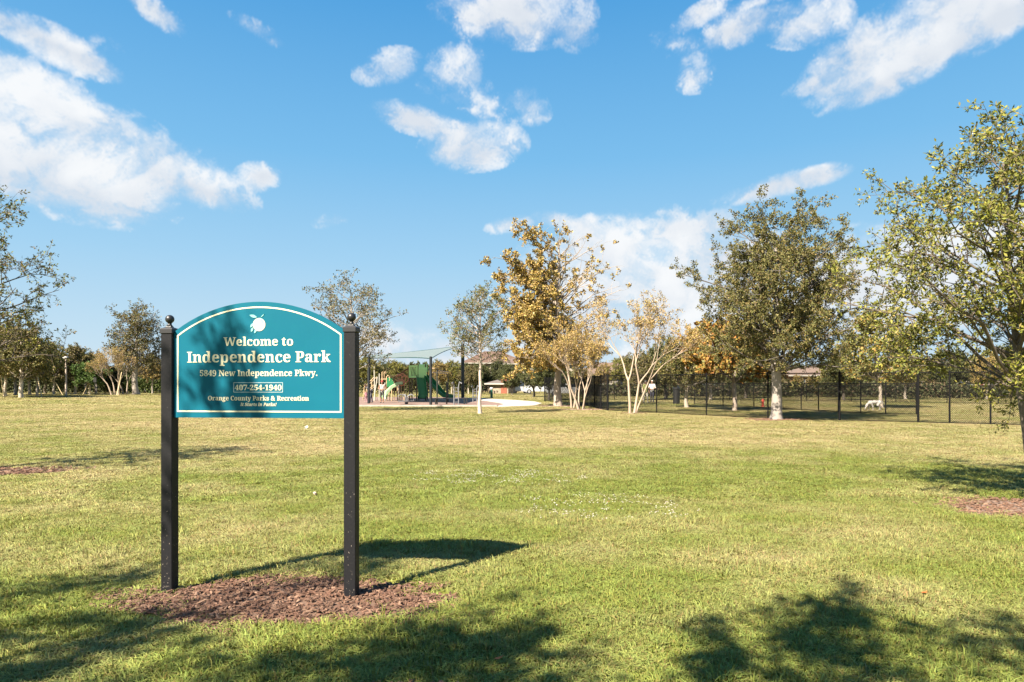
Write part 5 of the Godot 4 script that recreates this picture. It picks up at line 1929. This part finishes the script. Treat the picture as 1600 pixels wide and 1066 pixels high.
	person("person in white shirt and dark trousers in the dog park", spot(1019, 56), -0.4, 1.02, {"skin": Color(0.25, 0.14, 0.095), "shirt": Color(0.5, 0.48, 0.46), "legs": Color(0.03, 0.03, 0.045), "hair": Color(0.5, 0.45, 0.4), "front": true})
	dog("white dog sniffing the grass behind the fence", spot(1367, 39.5), PI, )

	# ---------------- park furniture
	var pm := paint_mat()
	var lamp := thing("lamp_post", "pale lamp post with square head among the left woods", "lamp post", spot(103, 86))
	var lm := MB.new()
	lm.col = Color(0.42, 0.34, 0.29)
	lm.lathe(Vector3.ZERO, PackedVector2Array([Vector2(0.13, -0.1), Vector2(0.12, 0.4), Vector2(0.09, 4.6), Vector2(0, 4.62)]), 12)
	part("pole", lm.mesh(), pm, lamp)
	var lh := MB.new()
	lh.col = Color(0.6, 0.58, 0.55)
	lh.box(Vector3(-0.08, 4.74, 0), Vector3(0.55, 0.22, 0.4), Basis(Vector3.BACK, 0.35), 0.03)
	part("lamp_head", lh.mesh(), pm, lamp)
	var sgn := thing("sign_post", "thin black post with a small panel right of the staked tree", "sign post", spot(148.5, 88))
	var sm := MB.new()
	sm.col = Color(0.015, 0.015, 0.015)
	sm.rod(Vector3(0, -0.05, 0), Vector3(0, 2.3, 0), 0.06, 8)
	part("pole", sm.mesh(), pm, sgn)
	var sp := MB.new()
	sp.col = Color(0.02, 0.02, 0.02)
	sp.box(Vector3(0, 1.95, 0.07), Vector3(0.4, 0.6, 0.03), Basis(), 0.006)
	part("panel", sp.mesh(), pm, sgn)
	for q in [[183, 84, 190, 2.9, "cream wooden stake leaning against the pinkish crape myrtle", 0.06], [65, 78, 58, 2.4, "leaning pale prop near the thick trunked oak", 0.06], [6, 74, 1, 2.4, "leaning pale prop at the left edge of the woods", 0.06], [98, 88, 87, 1.6, "short prop leaning on the tree left of the lamp post", 0.04], [129, 90, 138, 1.5, "short prop leaning on the small staked tree", 0.04]]:
		var m := MB.new()
		m.col = Color(0.6, 0.48, 0.28)
		var a := spot(q[0], q[1], -0.05)
		m.rod(Vector3(0, -0.05, 0), spot(q[2], q[1] + 0.4, q[3]) - Vector3(a.x, 0, a.z), q[5], 6)
		var k := top("wooden_stake", m.mesh(), rough_mat())
		k.position = Vector3(a.x, 0, a.z)
		tag(k, q[4], "stake", "props holding young trees")
	var bin_ := thing("litter_bin", "tall black bin standing in the dog park left of the notice", "litter bin", spot(1057, 51))
	var b1 := MB.new()
	b1.col = Color(0.012, 0.012, 0.013)
	b1.lathe(Vector3.ZERO, PackedVector2Array([Vector2(0.24, -0.02), Vector2(0.25, 0.04), Vector2(0.25, 1.1), Vector2(0.28, 1.12), Vector2(0.28, 1.18), Vector2(0.15, 1.34), Vector2(0, 1.38)]), 18)
	part("bin_body", b1.mesh(), pm, bin_)
	var notice := thing("notice", "small white notice fixed to the dark oak trunk in the dog park", "notice", spot(1072, 43.4, 1.35))
	var nm := MB.new()
	nm.col = Color(0.75, 0.75, 0.73)
	nm.box(Vector3(0, 0.12, 0.06), Vector3(0.17, 0.3, 0.02), Basis(), 0.004)
	part("board", nm.mesh(), pm, notice)
	var hyd := thing("hydrant", "small red hydrant post in the dog park left of the big oak", "hydrant", spot(1192, 45))
	var hm := MB.new()
	hm.col = Color(0.45, 0.06, 0.04)
	hm.lathe(Vector3.ZERO, PackedVector2Array([Vector2(0.12, 0), Vector2(0.12, 0.05), Vector2(0.075, 0.07), Vector2(0.075, 0.36), Vector2(0.1, 0.38), Vector2(0.09, 0.45), Vector2(0.03, 0.52), Vector2(0, 0.53)]), 14)
	part("barrel", hm.mesh(), pm, hyd)
	var hn := MB.new()
	hn.col = Color(0.5, 0.42, 0.3)
	hn.rod(Vector3(-0.15, 0.3, 0), Vector3(0.15, 0.3, 0), 0.035, 8)
	part("nozzle", hn.mesh(), pm, hyd)

	# ---------------- houses and cars far behind
	var glassy := [[-3.2, 1.5, 1.3, 1.3], [3.0, 1.5, 1.3, 1.3]]
	house("two storey house with brown hipped roof showing above the dark trees", spot(772, 122), 0.1, 11, 9, 5.2, 2.2, Color(0.300, 0.240, 0.180), Color(0.120, 0.072, 0.054), [[-3, 1.4, 1.4, 1.4], [2.8, 1.4, 1.4, 1.4], [-3, 4.0, 1.3, 1.3], [0, 4.0, 1.3, 1.3], [2.8, 4.0, 1.3, 1.3]], -99, 0.2)
	house("small shelter with pale front and red brown side by the white cars", spot(779, 99), -0.5, 3.2, 2.6, 1.55, 0.5, Color(0.300, 0.240, 0.180), Color(0.132, 0.108, 0.096), [], -99, 0.9)
	house("pale two storey house behind the white cars", spot(845, 120), 0.0, 13, 9, 5.0, 2.0, Color(0.360, 0.312, 0.240), Color(0.132, 0.090, 0.072), [[-4, 1.4, 1.4, 1.4], [4, 1.4, 1.4, 1.4], [-4, 3.9, 1.3, 1.3], [0, 3.9, 1.3, 1.3], [4, 3.9, 1.3, 1.3]], 0.5)
	house("house with a broad brown hipped roof behind the fence corner", spot(960, 104), 0.05, 12, 10, 2.7, 2.1, Color(0.270, 0.216, 0.168), Color(0.156, 0.102, 0.078), glassy, 0.0)
	house("orange fronted house left of the white dog", spot(1305, 104), -0.1, 13, 9, 2.8, 1.5, Color(0.300, 0.162, 0.078), Color(0.156, 0.108, 0.084), [[-4.4, 1.4, 1.5, 1.4], [-1.6, 1.4, 1.3, 1.4]], 3.0, 0.2)
	house("orange fronted house above the white dog", spot(1392, 102), -0.1, 13, 9, 2.8, 1.5, Color(0.312, 0.198, 0.120), Color(0.144, 0.102, 0.084), [[-4.4, 1.4, 1.5, 1.4], [4.6, 1.4, 1.3, 1.4]], 0.0, 2.9)
	house("pale house left of the near dark trunk", spot(1500, 106), -0.15, 15, 9, 2.9, 1.6, Color(0.360, 0.300, 0.240), Color(0.120, 0.096, 0.084), [[-5, 1.4, 1.5, 1.4], [5, 1.4, 1.3, 1.4]], -1.0, 2.8)
	house("white walled house far behind the clipped hedge", spot(246, 126), 0.1, 12, 9, 3.6, 1.6, Color(0.420, 0.408, 0.384), Color(0.180, 0.162, 0.150), [[-3, 1.6, 1.4, 1.4], [0, 1.6, 1.4, 1.4], [3, 1.6, 1.4, 1.4]])
	house("tan house mostly hidden behind the middle of the dog park", spot(1130, 118), 0.0, 13, 9, 3.0, 1.8, Color(0.330, 0.264, 0.192), Color(0.144, 0.108, 0.084), glassy, 0.0)
	car("white sport utility car parked left of the dark twin trunked tree", spot(807, 101), 0.1, Color(0.450, 0.450, 0.444), true)
	car("white low car parked right of the dark twin trunked tree", spot(842, 98), 0.0, Color(0.432, 0.444, 0.456), false)
	car("pale car seen behind the sycamore trunk", spot(884, 82), 0.0, Color(0.408, 0.414, 0.420), false)
	car("dark car parked behind the fence corner", spot(985, 100), 0.0, Color(0.024, 0.030, 0.042), true)
	car("silver car parked in front of the tan house", spot(1096, 100), PI, Color(0.270, 0.276, 0.288), false)
	car("dark blue car in front of the orange fronted house", spot(1338, 97), 0.0, Color(0.018, 0.024, 0.042), true)
	car("white van like car left of the near dark trunk", spot(1512, 96), 0.1, Color(0.450, 0.444, 0.420), true)

	# ---------------- small things on the lawn
	var FR := RandomNumberGenerator.new()
	FR.seed = 900
	var nzf := FastNoiseLite.new()
	nzf.frequency = 1.4
	for q in [[-0.25, -11.3, 1.5, 0.95, 950, "drift of tiny white clover flowers in the middle of the lawn"], [1.1, -8.6, 1.25, 0.95, 600, "looser drift of tiny white flowers right of the first drift"]]:
		var L := LB.new()
		var made := 0
		while made < int(q[4]):
			var a := FR.randf() * TAU
			var r := sqrt(FR.randf())
			var p := Vector3(cos(a) * r * q[2], 0, sin(a) * r * q[3])
			var ok: float = nzf.get_noise_2d((p.x + q[0]) * 1.3, p.z * 1.3 + q[1])
			made += 1
			if ok < 0.08 * r:
				continue
			var y := FR.randf_range(0.04, 0.07)
			for k in 4:
				var d := Vector3(cos(k * 1.57 + a * 7.0), FR.randf_range(0.1, 0.9), sin(k * 1.57 + a * 7.0)).normalized()
				L.leaf(p + Vector3(0, y, 0), d, d.cross(Vector3.UP).normalized(), 0.0105, 0.009, Color(0.62, 0.57, 0.55))
		var o := top("white_flowers", L.mesh(), leaf_mat(), "stuff")
		o.position = Vector3(q[0], 0, q[1])
		tag(o, q[5], "flowers", "", "stuff")
	for q in [[492, 9.55, "crumpled pinkish scrap of paper on the lawn right of the sign's left post", Color(0.75, 0.6, 0.56), 0.05], [478, 23.5, "white scrap of litter just below the sign panel's lower edge", Color(0.8, 0.8, 0.76), 0.09]]:
		var L := LB.new()
		for k in 7:
			var d := (rdir(FR) + Vector3(0, 0.3, 0)).normalized()
			L.leaf(Vector3(0, 0.05, 0) - d * 0.03, d, d.cross(rdir(FR)).normalized(), q[4] * 1.4, q[4], q[3])
		var o := top("paper_scrap", L.mesh(), leaf_mat())
		o.position = spot(q[0], q[1])
		tag(o, q[2], "litter")
	for q in [[775, 3.85, "fallen orange leaf at the bottom edge of the lawn"], [1440, 5.05, "fallen orange leaf on the lower right lawn"], [948, 8.9, "fallen rust leaf in the middle of the lawn"]]:
		var L := LB.new()
		for k in 3:
			var d := Vector3(cos(k * 0.8), 0.25, sin(k * 0.8)).normalized()
			L.leaf(Vector3(0, 0.05, 0), d, d.cross(Vector3.UP).normalized(), 0.045, 0.026, Color(0.42, 0.13, 0.04))
		var o := top("fallen_leaf", L.mesh(), leaf_mat())
		o.position = spot(q[0], q[1])
		tag(o, q[2], "leaf")
